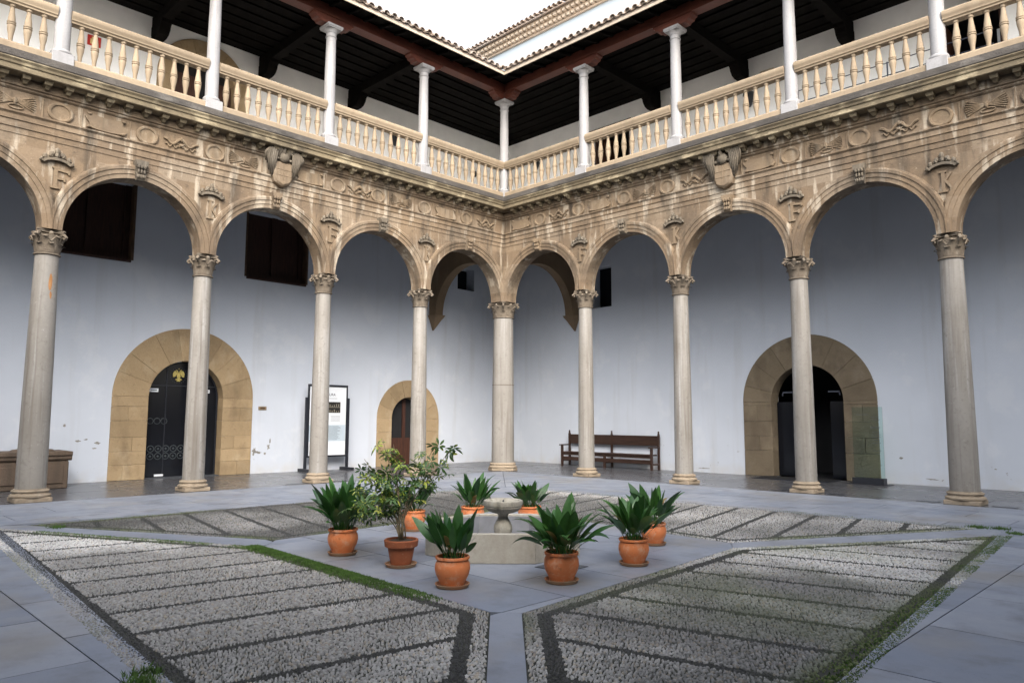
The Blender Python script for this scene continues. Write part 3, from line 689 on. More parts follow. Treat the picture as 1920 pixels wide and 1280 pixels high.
clabel = {('L',1):'marble column in front of the small arched door', ('L',2):'marble column in front of the information stand', ('L',3):'marble column in front of the glazed left doorway', ('L',4):'thick marble column with rusty patch beside the stone chest', ('L',5):'marble column beyond the stone chest along the left arcade',
          ('R',1):'marble column in front of the wooden bench', ('R',2):'marble column between the wooden bench and the right doorway', ('R',3):'marble column in front of the open right doorway with mat', ('R',4):'thick marble column beside the glass sign past the right doorway', ('R',5):'marble column farther past the glass sign'}
def make_col(loc, key, label, rz):
    t = thing('marble_column', label, 'column', loc, rz, 'columns of the ground arcade')
    for nme, me in zip(('plinth','base_moulding','shaft','capital'), col_def[key]): put(nme, me, t)
    return t
make_col((0,0,0), 'corner', 'thick clustered corner pier with jointed shaft where the arcades meet', 0)
pier = bpy.data.objects['marble_column']
sm(MB().lathe([(2.545,.334),(2.548,.3375),(2.556,.3375),(2.559,.334)], 48, rf=LB).obj('shaft_joint', 'carved', pier).data)
COLS = {}
for side in 'LR':
    for k_ in range(1,6): COLS[(side,k_)] = make_col(T(side, P[k_]*SG[side], 0, 0), 'big' if k_ >= 4 else 'std', clabel[(side,k_)], ROT[side])

M['rust'] = stone('rusty_stain', (.36,.17,.06), (.26,.12,.045), (.12,.06,.03), (.45,.28,.14), kd=.6, kl=.5, sc=9, rough=.8)
rp = MB()
for (zc_, hz, aw, a0) in ((4.06,.17,.17,-78),(3.80,.09,.11,-74)):
    n = 12; pts_ = []
    for i in range(n):
        a = 2*PI*i/n; r_ = random.uniform(.75,1.1); pts_.append((math.radians(a0)+aw*math.cos(a)*r_, zc_+hz*math.sin(a)*r_))
    vs = [(.2115*math.cos(math.radians(a0)), .2115*math.sin(math.radians(a0)), zc_)]+[(.2105*math.cos(a), .2105*math.sin(a), z) for a, z in pts_]
    rp.add(vs, [(0, 1+i, 1+(i+1) % n) for i in range(n)])
rp.obj('rusty_patch', 'rust', COLS[('L',4)])

# ------------------------------------------------------------------ upper gallery: columns, balustrades
BAL = [(0,.05),(.022,.05),(.03,.034),(.15,.044),(.27,.066),(.33,.070),(.352,.062),(.358,.076),(.378,.076),(.384,.064),(.392,.064),(.398,.075),(.418,.075),(.424,.066),(.50,.060),(.62,.043),(.70,.037),(.712,.052),(.735,.054),(.76,.054)]
bal_me = sm(MB().lathe(BAL, 14).mesh('baluster','balus'), 35)
uc = [MB().box(-.19,.19,-.19,.19,8.195,8.56).mesh('plinth','upshaft',bevel=.01), sm(MB().lathe([(8.56,.17),(8.58,.185),(8.61,.185),(8.64,.165),(8.65,.15)],24).mesh('base_moulding','upshaft')),
      sm(MB().lathe([(8.65,.142),(9.5,.14),(10.4,.132),(11.2,.122)],24).mesh('shaft','upshaft'))]
cb = MB().lathe([(11.2,.122),(11.205,.14),(11.225,.14),(11.23,.125),(11.32,.125),(11.325,.138),(11.34,.14),(11.38,.165),(11.41,.19)],24); cb.box(-.2,.2,-.2,.2,11.411,11.44); cb.box(-.215,.215,-.215,.215,11.441,11.50)
uc.append(sm(cb.mesh('capital','upshaft'), 35))
ulab = {('L',1):'first slim white gallery column left of the corner', ('L',2):'second slim white gallery column left of the corner', ('L',3):'slim white gallery column in front of the upper stone arch', ('L',4):'slim white gallery column beside the red fire sign', ('L',5):'slim white gallery column beyond the red fire sign',
        ('R',1):'slim white gallery column beside the dark upper doorway', ('R',2):'slim white gallery column right of the dark upper doorway', ('R',3):'slim white gallery column where the cable railing starts', ('R',4):'slim white gallery column between cable railing and open upper door', ('R',5):'slim white gallery column past the open upper door'}
def make_up(loc, label, rz):
    t = thing('gallery_column', label, 'column', loc, rz, 'columns of the upper gallery')
    for nme, me in zip(('plinth','base_moulding','shaft','capital'), uc): put(nme, me, t)
make_up((0,0,0), 'slim white corner column of the upper gallery', 0)
RAIL = [(.10,9.255),(-.085,9.255),(-.09,9.285),(-.115,9.305),(-.118,9.345),(-.14,9.37),(-.148,9.42),(-.145,9.455),(-.11,9.49),(.11,9.49),(.14,9.455),(.14,9.40),(.10,9.33)]
blab = {('L',0):'cream balustrade bay left of the corner column', ('L',1):'cream balustrade bay in front of the wall lantern on the left gallery', ('L',2):'cream balustrade bay right of the upper stone arch', ('L',3):'cream balustrade bay across the upper stone arch and fire sign', ('L',4):'cream balustrade bay at the far end of the left gallery',
        ('R',0):'cream balustrade bay right of the corner column', ('R',1):'cream balustrade bay in front of the dark upper doorway', ('R',2):'cream balustrade bay in front of the wall lantern on the right gallery', ('R',3):'cream balustrade bay in front of the cable railing', ('R',4):'cream balustrade bay in front of the open upper door'}
for side in 'LR':
    sg = SG[side]
    for k_ in range(1,6): make_up(T(side, P[k_]*sg, 0, 0), ulab[(side,k_)], ROT[side])
    for k_ in range(5):
        a, b_ = P[k_]+(.12 if k_ else .10), P[k_+1]-.12; c = (a+b_)/2; h = (b_-a)/2
        t = thing('balustrade', blab[(side,k_)], 'balustrade', T(side, c*sg, 0, 0), ROT[side], 'balustrades of the upper gallery')
        prof([(.12,8.197),(-.15,8.197),(-.155,8.46),(-.13,8.495),(.12,8.495)], -h+.07, h-.07).obj('plinth', 'balus', t)
        prof(RAIL, -h, h).obj('handrail', 'balus', t, smooth='angle')
        n = 11 if k_ == 0 else 10
        for i in range(n):
            o = put('baluster', bal_me, t, (-h+.07+(2*h-.14)*(i+.5)/n, -.01, 8.495)); o.rotation_euler = (random.gauss(0,.006), random.gauss(0,.006), random.uniform(0,6))

# ------------------------------------------------------------------ gallery walls with openings
def wall(name, side, u0, u1, z0, z1, th, holes, mat, label):
    us = sorted({u0, u1, *[h[0] for h in holes], *[h[1] for h in holes]}); zs = sorted({z0, z1, *[h[2] for h in holes], *[h[3] for h in holes]}); b = MB()
    def hole(u, z): return any(h[0]-1e-6 < u < h[1]+1e-6 and h[2]-1e-6 < z < h[3]+1e-6 for h in holes)
    for i in range(len(us)-1):
        for j in range(len(zs)-1):
            if hole((us[i]+us[i+1])/2, (zs[j]+zs[j+1])/2): continue
            for v in (D, D+th): b.add([(us[i],v,zs[j]),(us[i+1],v,zs[j]),(us[i+1],v,zs[j+1]),(us[i],v,zs[j+1])], [(0,1,2,3) if v == D else (3,2,1,0)])
    for a, c, lo, hi in holes:
        b.add([(a,D,lo),(c,D,lo),(c,D,hi),(a,D,hi),(a,D+th,lo),(c,D+th,lo),(c,D+th,hi),(a,D+th,hi)], [(0,1,5,4),(1,2,6,5),(2,3,7,6),(3,0,4,7)])
    o = b.obj(name, mat, rotz=ROT[side], recalc=False); return tag(o, label, 'wall')
doors = {'L': [(-7.96, .955, 1.81, 2.06), (-.70, .70, 1.27, 1.53)], 'R': [(7.69, .965, 1.79, 2.02)]}
def rect(d): c, ri, ro, zs = d; return (c-ri-.03, c+ri+.03, -.03, zs+ri+.03)
holesL = [rect(d) for d in doors['L']]+[(-11.42,-9.45,5.48,7.45),(-6.54,-4.56,5.5,7.4),(1.38,2.18,6.16,6.95)]
holesR = [rect(doors['R'][0]),(.5,1.3,5.26,6.66)]
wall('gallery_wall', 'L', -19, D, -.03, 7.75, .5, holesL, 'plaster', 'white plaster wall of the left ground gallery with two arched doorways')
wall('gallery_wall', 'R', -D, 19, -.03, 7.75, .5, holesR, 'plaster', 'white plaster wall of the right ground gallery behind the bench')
M['flake'] = stone('bare_plaster', (.30,.29,.26), (.22,.21,.19), (.09,.085,.075), (.42,.41,.38), kd=.7, kl=.5, sc=8)
WL = [o for o in bpy.data.objects if o.name.startswith('gallery_wall')]
rf_ = random.Random(77)
for wi, lst in ((0, [(-10.45,.98,.07,.03),(-10.28,1.01,.05,.025),(-10.02,.92,.08,.035),(-10.08,.80,.05,.02),(-6.05,.62,.06,.12),(-5.92,.58,.12,.04),(-5.62,.72,.05,.10),(-5.58,.88,.03,.08),(-5.72,.55,.04,.05),(-10.75,1.35,.03,.04)]), (1, [(9.95,.62,.05,.03),(11.9,.45,.03,.02),(4.6,.12,.2,.02),(10.6,.15,.15,.02)])):
    for (u, z, a, b_) in lst:
        n = 14; pl = []
        for i in range(n): q = 2*PI*i/n; r_ = rf_.uniform(.45,1.15); pl.append((u+a*math.cos(q)*r_, z+b_*math.sin(q)*r_))
        MB().prism(pl, D-.003, D+.01, lambda x, zz, t_: (x, t_, zz)).obj('flaked_patch', 'flake', WL[wi])
upL = (-7.9, .85, 1.25, 10.62)
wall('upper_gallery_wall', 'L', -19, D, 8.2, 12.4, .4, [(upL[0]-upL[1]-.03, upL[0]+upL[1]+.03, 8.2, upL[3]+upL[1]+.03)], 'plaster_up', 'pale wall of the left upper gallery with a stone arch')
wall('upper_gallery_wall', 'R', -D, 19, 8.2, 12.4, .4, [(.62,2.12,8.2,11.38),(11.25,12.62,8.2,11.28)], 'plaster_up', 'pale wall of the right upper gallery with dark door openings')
# rooms behind the openings: dark backing
for side, a, b_, z0, z1 in (('L',-11.5,-9.3,5.4,7.6),('L',-6.7,-4.4,5.4,7.6)):
    pass
def surround(side, d, mat, courses, nv, parent, two=True, vback=.42, proud=.03, zbase=0):
    c, ri, ro, zs = d
    def blk(poly): 
        cx = sum(p[0] for p in poly)/len(poly); cz = sum(p[1] for p in poly)/len(poly)
        q = [(cx+(p[0]-cx)*.994, cz+(p[1]-cz)*.994) for p in poly]
        b = MB().prism(q, D-proud-random.uniform(0,.008), D+vback, lambda x, z, t: (x, t, z)); b.obj('stone_block', mat, parent, bevel=.008)
    lv = [zs]+courses+[zbase]
    for i in range(len(lv)-1):
        z1, z0 = lv[i], lv[i+1]
        for s_ in (-1, 1):
            ww = ro-ri; sp = [ri, ro] if (not two or (i % 2 == (0 if s_ < 0 else 0))) else [ri, ri+ww*random.uniform(.4,.62), ro]
            for j in range(len(sp)-1): x0, x1 = c+s_*sp[j], c+s_*sp[j+1]; blk([(min(x0,x1),z0),(max(x0,x1),z0),(max(x0,x1),z1),(min(x0,x1),z1)])
    ang = [0]
    tot = 0; ws = [random.uniform(.8,1.25) for _ in range(nv)]
    for w_ in ws: tot += w_; ang.append(tot)
    ang = [a*PI/tot for a in ang]
    for i in range(nv):
        a0, a1 = ang[i], ang[i+1]; m_ = 5; poly = [(c-ro*math.cos(a0+(a1-a0)*t/m_), zs+ro*math.sin(a0+(a1-a0)*t/m_)) for t in range(m_+1)]+[(c-ri*math.cos(a1+(a0-a1)*t/m_), zs+ri*math.sin(a1+(a0-a1)*t/m_)) for t in range(m_+1)]
        blk(poly)
def archpoly(c, r, zs, z0, n=24): return [(c-r,z0),(c+r,z0)]+[(c+r*math.cos(PI*i/n), zs+r*math.sin(PI*i/n)) for i in range(n+1)]
def plate(poly, v0, v1): return MB().prism(poly, v0, v1, lambda x, z, t: (x, t, z))
random.seed(21)
# left glazed doorway
t = thing('arched_doorway', 'tan stone arched doorway with dark glass and a gold eagle emblem', 'doorway', (0,0,0), ROT['L'])
surround('L', doors['L'][0], 'ashlarA', [1.81,1.46,1.05,.70,.37], 9, t)
c, ri, ro, zs = doors['L'][0]
gl = plate(archpoly(c, ri-.01, zs, .01), D+.30, D+.33).obj('glass_door', 'doorglass', t)
rim = []
for i in range(25): a = PI*i/24; rim.append((c-(ri-.025)*math.cos(a), D+.285, zs+(ri-.025)*math.sin(a)))
MB().tube([(c-ri+.025,D+.285,.02)]+rim+[(c+ri-.025,D+.285,.02)], .022, 6).obj('door_frame', 'iron', t)
for x in (c-.42, c+.42): MB().box(x-.012,x+.012,D+.285,D+.299,.02,zs+.8).obj('door_rail', 'iron', t)
MB().box(c-ri+.03,c+ri-.03,D+.287,D+.299,2.36,2.385).obj('door_rail', 'iron', t)
def flat(polys, v0, v1):
    b = MB()
    for p in polys: b.prism(p, v0, v1, lambda x, z, t_: (x, t_, z))
    return b
ex, ez = c-.13, 2.66          # double headed eagle
eg = [[(ex-.03,ez+.05),(ex+.03,ez+.05),(ex+.05,ez-.04),(ex,ez-.12),(ex-.05,ez-.04)]]
for s_ in (-1,1):
    eg += [[(ex+s_*.03,ez+.04),(ex+s_*.075,ez+.11),(ex+s_*.12,ez+.10),(ex+s_*.15,ez+.03),(ex+s_*.14,ez-.06),(ex+s_*.09,ez-.05)][::s_], [(ex+s_*.0,ez+.04),(ex+s_*.025,ez+.045),(ex+s_*.06,ez+.115),(ex+s_*.09,ez+.125),(ex+s_*.055,ez+.135),(ex+s_*.03,ez+.11)][::s_],
           [(ex+s_*.02,ez-.08),(ex+s_*.09,ez-.12),(ex+s_*.06,ez-.14),(ex+s_*.01,ez-.11)][::s_]]
eg.append([(ex-.05,ez-.17),(ex+.05,ez-.17),(ex+.02,ez-.11),(ex-.02,ez-.11)]); eg.append([(ex-.02,ez+.15),(ex+.02,ez+.15),(ex,ez+.175)])
flat(eg, D+.27, D+.284).obj('eagle_emblem', 'gold', t)['label'] = 'gold double-headed eagle emblem'
b = MB()
for i in range(22): a = 2*PI*i/22; b.box(ex+.205*math.cos(a)-.006, ex+.205*math.cos(a)+.006, D+.288, D+.298, ez-.01+.205*math.sin(a)-.006, ez-.01+.205*math.sin(a)+.006)
b.obj('emblem_ring', 'greyprint', t)
for x, ww in ((c-.73,.22),(c+.63,.17)):
    MB().box(x-ww/2,x+ww/2,D+.286,D+.297,2.20,2.29).obj('notice', 'paper', t)
    MB().box(x-ww/2+.03,x+ww/2-.03,D+.283,D+.2855,2.235,2.26).obj('notice_print', 'greyprint', t)
MB().box(c-.92,c-.87,D+.284,D+.297,1.62,1.86).obj('door_sticker', 'blue', t)
for i in range(6):            # lattice motifs etched on the glass
    for j in range(2):
        cx, cz = c-.74+i*.19, .55+j*.19
        MB().tube([(cx+.082*math.cos(a),D+.294,cz+.082*math.sin(a)) for a in np.linspace(0,2*PI,13)], .010, 4).obj('lattice_motif', 'greyprint', t)
        flat([[(cx-.03,cz),(cx,cz-.03),(cx+.03,cz),(cx,cz+.03)]], D+.288, D+.297).obj('lattice_motif', 'greyprint', t)
for i in range(3): 
    cx, cz = c-.78+i*.17, 1.45; MB().tube([(cx+.08*math.cos(a),D+.294,cz+.08*math.sin(a)) for a in np.linspace(0,2*PI,9)], .008, 4).obj('lattice_motif', 'greyprint', t)
MB().box(c+.52,c+.55,D+.25,D+.28,.95,1.15).obj('door_handle', 'paper', t)
MB().box(c-.62,c-.40,D+.27,D+.297,.04,.09).obj('floor_label', 'paper', t)
MB().box(c-.95,c+.95,D+.02,D+.29,.001,.02).obj('threshold', 'slate', t)
# small wooden door
t = thing('arched_doorway', 'small tan stone arched doorway with wooden door behind the shrub', 'doorway', (0,0,0), ROT['L'])
surround('L', doors['L'][1], 'ashlarA', [1.1,.6], 7, t, two=False)
c, ri, ro, zs = doors['L'][1]
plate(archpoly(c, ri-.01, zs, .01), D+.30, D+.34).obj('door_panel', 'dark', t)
for x0, x1, z0, z1 in ((c-.06,c+.06,.02,2.2),(c-.69,c-.6,.02,1.7),(c+.6,c+.69,.02,1.7),(c-.6,c-.06,.02,.9),(c+.06,c+.6,.02,.9)): MB().box(x0,x1,D+.26,D+.299,z0,z1).obj('door_board', 'doorwood', t)
# right open doorway
t = thing('arched_doorway', 'grey brown stone arched doorway standing open onto a dark room', 'doorway', (0,0,0), ROT['R'])
surround('R', doors['R'][0], 'ashlarB', [1.93,1.49,1.09,.70], 9, t)
c, ri, ro, zs = doors['R'][0]
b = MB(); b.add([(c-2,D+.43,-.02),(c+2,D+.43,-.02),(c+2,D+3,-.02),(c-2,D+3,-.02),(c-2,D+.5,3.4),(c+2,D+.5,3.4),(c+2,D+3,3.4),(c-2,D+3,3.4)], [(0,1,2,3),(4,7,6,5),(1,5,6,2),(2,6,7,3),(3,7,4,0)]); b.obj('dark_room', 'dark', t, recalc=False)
for x0, x1 in ((c-ri+.01,c-.5),(c+.5,c+ri-.01)):
    MB().box(x0,x1,D+.31,D+.322,.03,2.02).obj('glass_leaf', 'doorglass', t)
for x in (c-.62, c+.62): MB().box(x-.15,x+.15,D+.27,D+.30,2.26,2.30).obj('door_closer', 'steel', t); MB().box(x-.15*(1 if x < c else -1)-.015,x-.15*(1 if x < c else -1)+.015,D+.27,D+.30,2.18,2.26).obj('door_closer', 'steel', t)
# windows
def window(label, side, u0, u1, z0, z1, depth, mull, cat='window'):
    t = thing('window', label, cat, (0,0,0), ROT[side]); v = D+depth
    MB().box(u0,u1,v,v+.03,z0,z1).obj('shutter_board' if mull else 'pane', 'shutter' if mull else 'doorglass', t)
    if mull:
        for x in (u0+.002, u1-.062): MB().box(x,x+.06,D+.0,v-.06,z0+.002,z1-.002).obj('jamb', 'jamb', t)
        for x0, x1, a, b_ in ((u0+.065,u0+.20,z0,z1),(u1-.20,u1-.065,z0,z1),((u0+u1)/2-.08,(u0+u1)/2+.08,z0,z1),(u0+.201,(u0+u1)/2-.081,z0,z0+.16),((u0+u1)/2+.081,u1-.201,z0,z0+.16),):
            MB().box(x0,x1,v-.055,v-.003,a+.003,b_-.003).obj('frame_bar', 'shutter', t)
        MB().box(u0+.06,u1-.07,D-.05,v-.06,z0-.06,z0-.003).obj('sill', 'shutter', t)
    else: MB().box(u0+.01,u1-.01,v-.03,v-.002,z0+.01,z0+.05).obj('frame_bar', 'iron', t)
window('dark wooden window high behind the thick column with rusty patch', 'L', -11.42,-9.45,5.48,7.45, .30, True)
window('dark wooden window high above the information stand', 'L', -6.54,-4.56,5.5,7.4, .30, True)
window('small square window beyond the hanging corner arch', 'L', 1.38,2.18,6.16,6.95, .42, False)
window('narrow tall window slit high above the wooden bench', 'R', .5,1.3,5.26,6.66, .42, False)
# upper doorway with stone arch
t = thing('upper_doorway', 'pale stone arch with wooden door on the left upper gallery', 'doorway', (0,0,0), ROT['L'])
surround('L', upL, 'ashlarA', [10.0,9.4,8.8], 9, t, two=False, vback=.35, zbase=8.3)
c, ri, ro, zs = upL
plate(archpoly(c, ri-.01, zs, 8.3), D+.28, D+.32).obj('dark_panel', 'dark', t)
for x0, x1 in ((c-ri+.02,c-.1),(c+.30,c+ri-.02)):
    MB().box(x0,x1,D+.2,D+.27,8.31,zs+.25).obj('door_leaf', 'doorwood', t)
    for z in (8.6,9.3,10.0): MB().box(x0+.08,x1-.08,D+.18,D+.199,z,z+.5).obj('door_panel', 'doorwood', t)
for label, u0, u1, zt in (('dark opening on the right upper gallery beside the corner','.62','2.12',11.38), ('open dark upper doorway with steel railing at the right','11.25','12.62',11.28)):
    u0, u1 = float(u0), float(u1)
    t = thing('upper_doorway', label, 'doorway', (0,0,0), ROT['R'])
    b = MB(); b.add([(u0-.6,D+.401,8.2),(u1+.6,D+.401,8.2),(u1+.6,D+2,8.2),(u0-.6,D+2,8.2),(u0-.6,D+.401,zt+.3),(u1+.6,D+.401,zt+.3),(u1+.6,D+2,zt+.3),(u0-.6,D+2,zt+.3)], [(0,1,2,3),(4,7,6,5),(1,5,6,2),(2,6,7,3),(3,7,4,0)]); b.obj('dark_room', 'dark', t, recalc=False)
    MB().box(u0-.2,u1+.06,D-.02,D+.05,zt+.003,zt+.10).obj('lintel', 'shutter' if u0 < 5 else 'coping', t)
    for x in (u0+.003,u1-.083): MB().box(x,x+.08,D+.05,D+.2,8.21,zt-.003).obj('door_jamb', 'shutter', t)
    MB().box(u0+.09,u0+.13,D+.3,D+1.0,8.21,zt-.05).obj('door_leaf', 'doorwood', t)
    if u0 > 5: MB().box(u1-.22,u1-.12,D+.5,D+.54,8.3,10.8).obj('bright_strip', 'paper', t)
# corner arches inside the ground gallery, ending on wall corbels
for side in 'LR':
    t = thing('gallery_arch', 'dark stone arch with hanging corbel crossing the '+('left' if side == 'L' else 'right')+' gallery at the corner', 'arch', (0,0,0), PI if side == 'L' else PI/2)
    # local x runs from the corner pier to the wall; y is the thickness
    o0, o1 = .34, 3.40; cc, r = (o0+o1)/2, (o1-o0)/2; N = 24; b = MB(); th = .16; yo = -.26 if side == 'L' else .26
    pts_ = [(cc-r*math.cos(PI*i/N), 5.06+1.12*r*math.sin(PI*i/N)*.9) for i in range(N+1)]
    for y in (yo-th, yo+th):
        b.add([(x,y,z) for x, z in pts_]+[(x,y,7.7) for x, z in pts_], [(i,i+1,N+2+i,N+1+i) for i in range(N)])
        b.add([(.21,y,5.06),(o0,y,5.06),(o0,y,7.7),(.21,y,7.7)], [(0,1,2,3)]); b.add([(o1,y,5.06),(3.748,y,5.06),(3.748,y,7.7),(o1,y,7.7)], [(0,1,2,3)])
    b.add([(x,yo-th,z) for x, z in pts_]+[(x,yo+th,z) for x, z in pts_], [(i,N+1+i,N+2+i,i+1) for i in range(N)])
    b.obj('arch_wall', 'archdark', t, recalc=False)
    cbm = MB()
    for (z0, z1, x0a, ya, x0b, yb) in ((4.98,5.06,3.38,.19,3.33,.22),(4.91,4.98,3.44,.15,3.38,.19),(4.55,4.91,3.70,.01,3.44,.15)):
        cbm.add([(x0a,yo-ya,z0),(3.748,yo-ya,z0),(3.748,yo+ya,z0),(x0a,yo+ya,z0),(x0b,yo-yb,z1),(3.748,yo-yb,z1),(3.748,yo+yb,z1),(x0b,yo+yb,z1)], [(0,3,2,1),(4,5,6,7),(0,1,5,4),(1,2,6,5),(2,3,7,6),(3,0,4,7)])
    cbm.obj('corbel', 'archdark', t)

# ceilings ----------------------------------------------------------
def gallery_poly(side, z, v0, mat, name, far=19, th=.1):
    pts_ = [(0+(-v0), v0), (far, v0), (far, D+.38), (-(D+.38), D+.38)]
    if side == 'L': pts_ = [(-u, v) for u, v in pts_]
    return MB().prism(ccw(pts_), z, z+th, lambda u, v, t: (u, v, t)).obj(name, mat, rotz=ROT[side])
for side in 'LR':
    sg = SG[side]; wd = 'left' if side == 'L' else 'right'
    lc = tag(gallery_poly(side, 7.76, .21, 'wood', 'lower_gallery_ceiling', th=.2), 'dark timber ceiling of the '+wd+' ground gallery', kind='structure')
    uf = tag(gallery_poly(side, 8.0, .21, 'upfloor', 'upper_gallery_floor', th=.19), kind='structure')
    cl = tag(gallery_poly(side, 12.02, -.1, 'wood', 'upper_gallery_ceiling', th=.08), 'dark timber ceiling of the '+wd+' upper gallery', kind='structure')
    for i in range(8):
        v = .45+.42*i
        a, b_ = sorted((-v*.98*sg, 18.5*sg)); 
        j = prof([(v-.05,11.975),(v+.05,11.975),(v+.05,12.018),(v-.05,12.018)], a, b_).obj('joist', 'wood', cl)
    for k_ in range(0, 6):
        if k_ == 0: continue
        u = P[k_]*sg
        MB().box(u-.12,u+.12,.16,D,11.72,11.995).obj('tie_beam', 'wood', cl)
        pl = [(D,11.36),(3.35,11.36),(3.22,11.40),(3.12,11.50),(3.08,11.60),(3.02,11.64),(3.0,11.72),(D,11.72)]
        MB().prism(pl, u-.13, u+.13, lambda v, z, t_: (t_, v, z)).obj('wall_bracket', 'wood', cl)
    bm_ = thing('gallery_beam', 'red brown timber beam with carved brackets on the '+wd+' gallery columns', 'beam', (0,0,0), ROT[side])
    run(side, [(.15,11.715),(-.15,11.715),(-.15,11.99),(.15,11.99)]).obj('beam', 'redwood', bm_)
    for k_ in range(0, 6):
        u = P[k_]*sg
        pl = [(-.58,11.71),(-.58,11.66),(-.52,11.63),(-.50,11.58),(-.42,11.56),(-.38,11.51),(.38,11.51),(.42,11.56),(.50,11.58),(.52,11.63),(.58,11.66),(.58,11.71)]
        if k_ == 0: pl = [(max(x*sg, .17) if sg > 0 else -max(-x*sg if False else x, .17), z) for x, z in pl] if False else [((x if x > .14 else .14)*sg, z) for x, z in pl]
        zz = .001*k_
        MB().prism(pl, -.13, .13, lambda x, z, t_: (u+x, t_, z)).obj('bracket', 'redwood', bm_)
    # eave
    ev = thing('tiled_eave', 'clay tiled eave with pale mortar edge above the '+wd+' gallery', 'eave', (0,0,0), ROT[side])
    run(side, [(-.15,12.02),(-.80,11.86),(-.80,11.89),(-.15,12.06)]).obj('soffit_board', 'wood', ev)
    run(side, [(-.80,11.845),(-.835,11.84),(-.845,11.90),(-.80,11.905)]).obj('mortar_edge', 'mort2', ev)
    run(side, [(-.84,11.905),(3.9,13.15),(3.9,13.2),(-.84,11.955)]).obj('roof_deck', 'tile', ev)
    i = 0; u = .62
    tl = MB(); n = 8; L_ = .46
    for (r0, r1, y0, z0, y1, z1) in ((.098,.085,0,0,L_,.262*L_),):
        vs = []
        for (r, y, z) in ((r0,y0,z0),(r1,y1,z1)):
            for rr in (r, r-.016): vs += [(rr*math.cos(PI*q/n), y, z+rr*math.sin(PI*q/n)+.02) for q in range(n+1)]
        m1 = n+1
        for q in range(n): tl.add([], []); 
        fs = [(q, q+1, 2*m1+q+1, 2*m1+q) for q in range(n)]+[(m1+q+1, m1+q, 3*m1+q, 3*m1+q+1) for q in range(n)]+[(q, m1+q, m1+q+1, q+1) for q in range(n)]
        fs += [(0, 2*m1, 3*m1, m1), (n, m1+n, 3*m1+n, 2*m1+n)]
        tl.add(vs, fs)
    tme = tl.mesh('tile', 'tile'); pan = MB()
    vs = []
    for (y, z) in ((0,0),(.4,.105)):
        for rr in (.11,.095): vs += [(rr*math.cos(PI+PI*q/n), y, z+rr*.6*math.sin(PI+PI*q/n)+.02) for q in range(n+1)]
    pan.add(vs, [(q, q+1, 2*m1+q+1, 2*m1+q) for q in range(n)]+[(m1+q+1, m1+q, 3*m1+q, 3*m1+q+1) for q in range(n)]+[(q, m1+q, m1+q+1, q+1) for q in range(n)]); pme = pan.mesh('pan_tile', 'tile')
    u = .98
    while u < 14:
        o = put('tile', tme, ev, (u*sg, -.94+random.gauss(0,.015), 11.925+random.gauss(0,.006))); o.rotation_euler = (random.gauss(0,.02), random.gauss(0,.03), random.gauss(0,.03))
        o = put('pan_tile', pme, ev, ((u+.117)*sg, -.90+random.gauss(0,.01), 11.985)); u += .234
    u = .9
    while u < 14:
        MB().prism([(-.2,11.915),(-.62,11.81),(-.72,11.80),(-.76,11.84),(-.76,11.865),(-.2,12.003)], -.045, .045, lambda v, z, t_: (t_, v, z)).obj('rafter_tail', 'wood', ev, loc=(u*sg,0,0)); u += .5
# tall whitewashed wall behind the right gallery roof
tw = thing('tall_building', 'tall whitewashed building with dentil cornice rising behind the right gallery roof', 'building', (0,0,0), 0)
MB().box(-30, 30, D+.45, 9, 12.1, 16.3).obj('wall', 'sunwall', tw)
for (z0, z1, y) in ((16.3,16.37,.36),(16.46,16.52,.24),(16.62,16.68,.10)): MB().box(-30,30,D+y,9,z0,z1).obj('cornice_band', 'mort2', tw)
for (z0, z1, y, off) in ((16.371,16.459,.22,0),(16.521,16.619,.08,.11)):
    b = MB(); x = -12+off
    while x < 8: b.box(x, x+.13, D+y, D+y+.3, z0, z1); x += .22
    tag(b.obj('dentil_row', 'mort2', tw), kind='stuff')
MB().add([(-30,D-.05,16.70),(30,D-.05,16.70),(30,9,18.3),(-30,9,18.3),(-30,D-.05,16.66),(30,D-.05,16.66),(30,9,18.26),(-30,9,18.26)], [(0,1,2,3),(4,7,6,5),(0,4,5,1),(1,5,6,2),(2,6,7,3),(3,7,4,0)]).obj('roof', 'tile', tw)
t2 = tme
x = -10
while x < 6:
    o = put('tile', t2, tw, (x, D-.14+random.gauss(0,.012), 16.70+random.gauss(0,.006))); o.rotation_euler = (0, random.gauss(0,.03), random.gauss(0,.03)); x += .234
# unseen opposite wings, cut to one storey so low sky lights the galleries
random.seed(5)
for side in 'LR':
    t = thing('cloister_wing', 'opposite '+('east' if side == 'L' else 'south')+' wing of the cloister unseen behind the viewer, kept low for sky light', 'building', (18.4,-18.4,0), ROT[side]+PI)
    sg = SG[side]
    spandrel(sg).obj('spandrel_wall', 'frieze', t, recalc=False)
    for pr_, m_ in ((archi,'frieze'),(friezeL,'frieze'),(bed,'frieze'),(coron,'corona')): run(side, pr_).obj('entablature', m_, t)
    a, b_ = sorted((-D*sg, 18*sg))
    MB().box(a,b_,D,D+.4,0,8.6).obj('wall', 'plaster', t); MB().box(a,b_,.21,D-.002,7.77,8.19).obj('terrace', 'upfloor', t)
    MB().box(a,b_,-.1,.1,8.01,9.0).obj('parapet', 'balus', t)

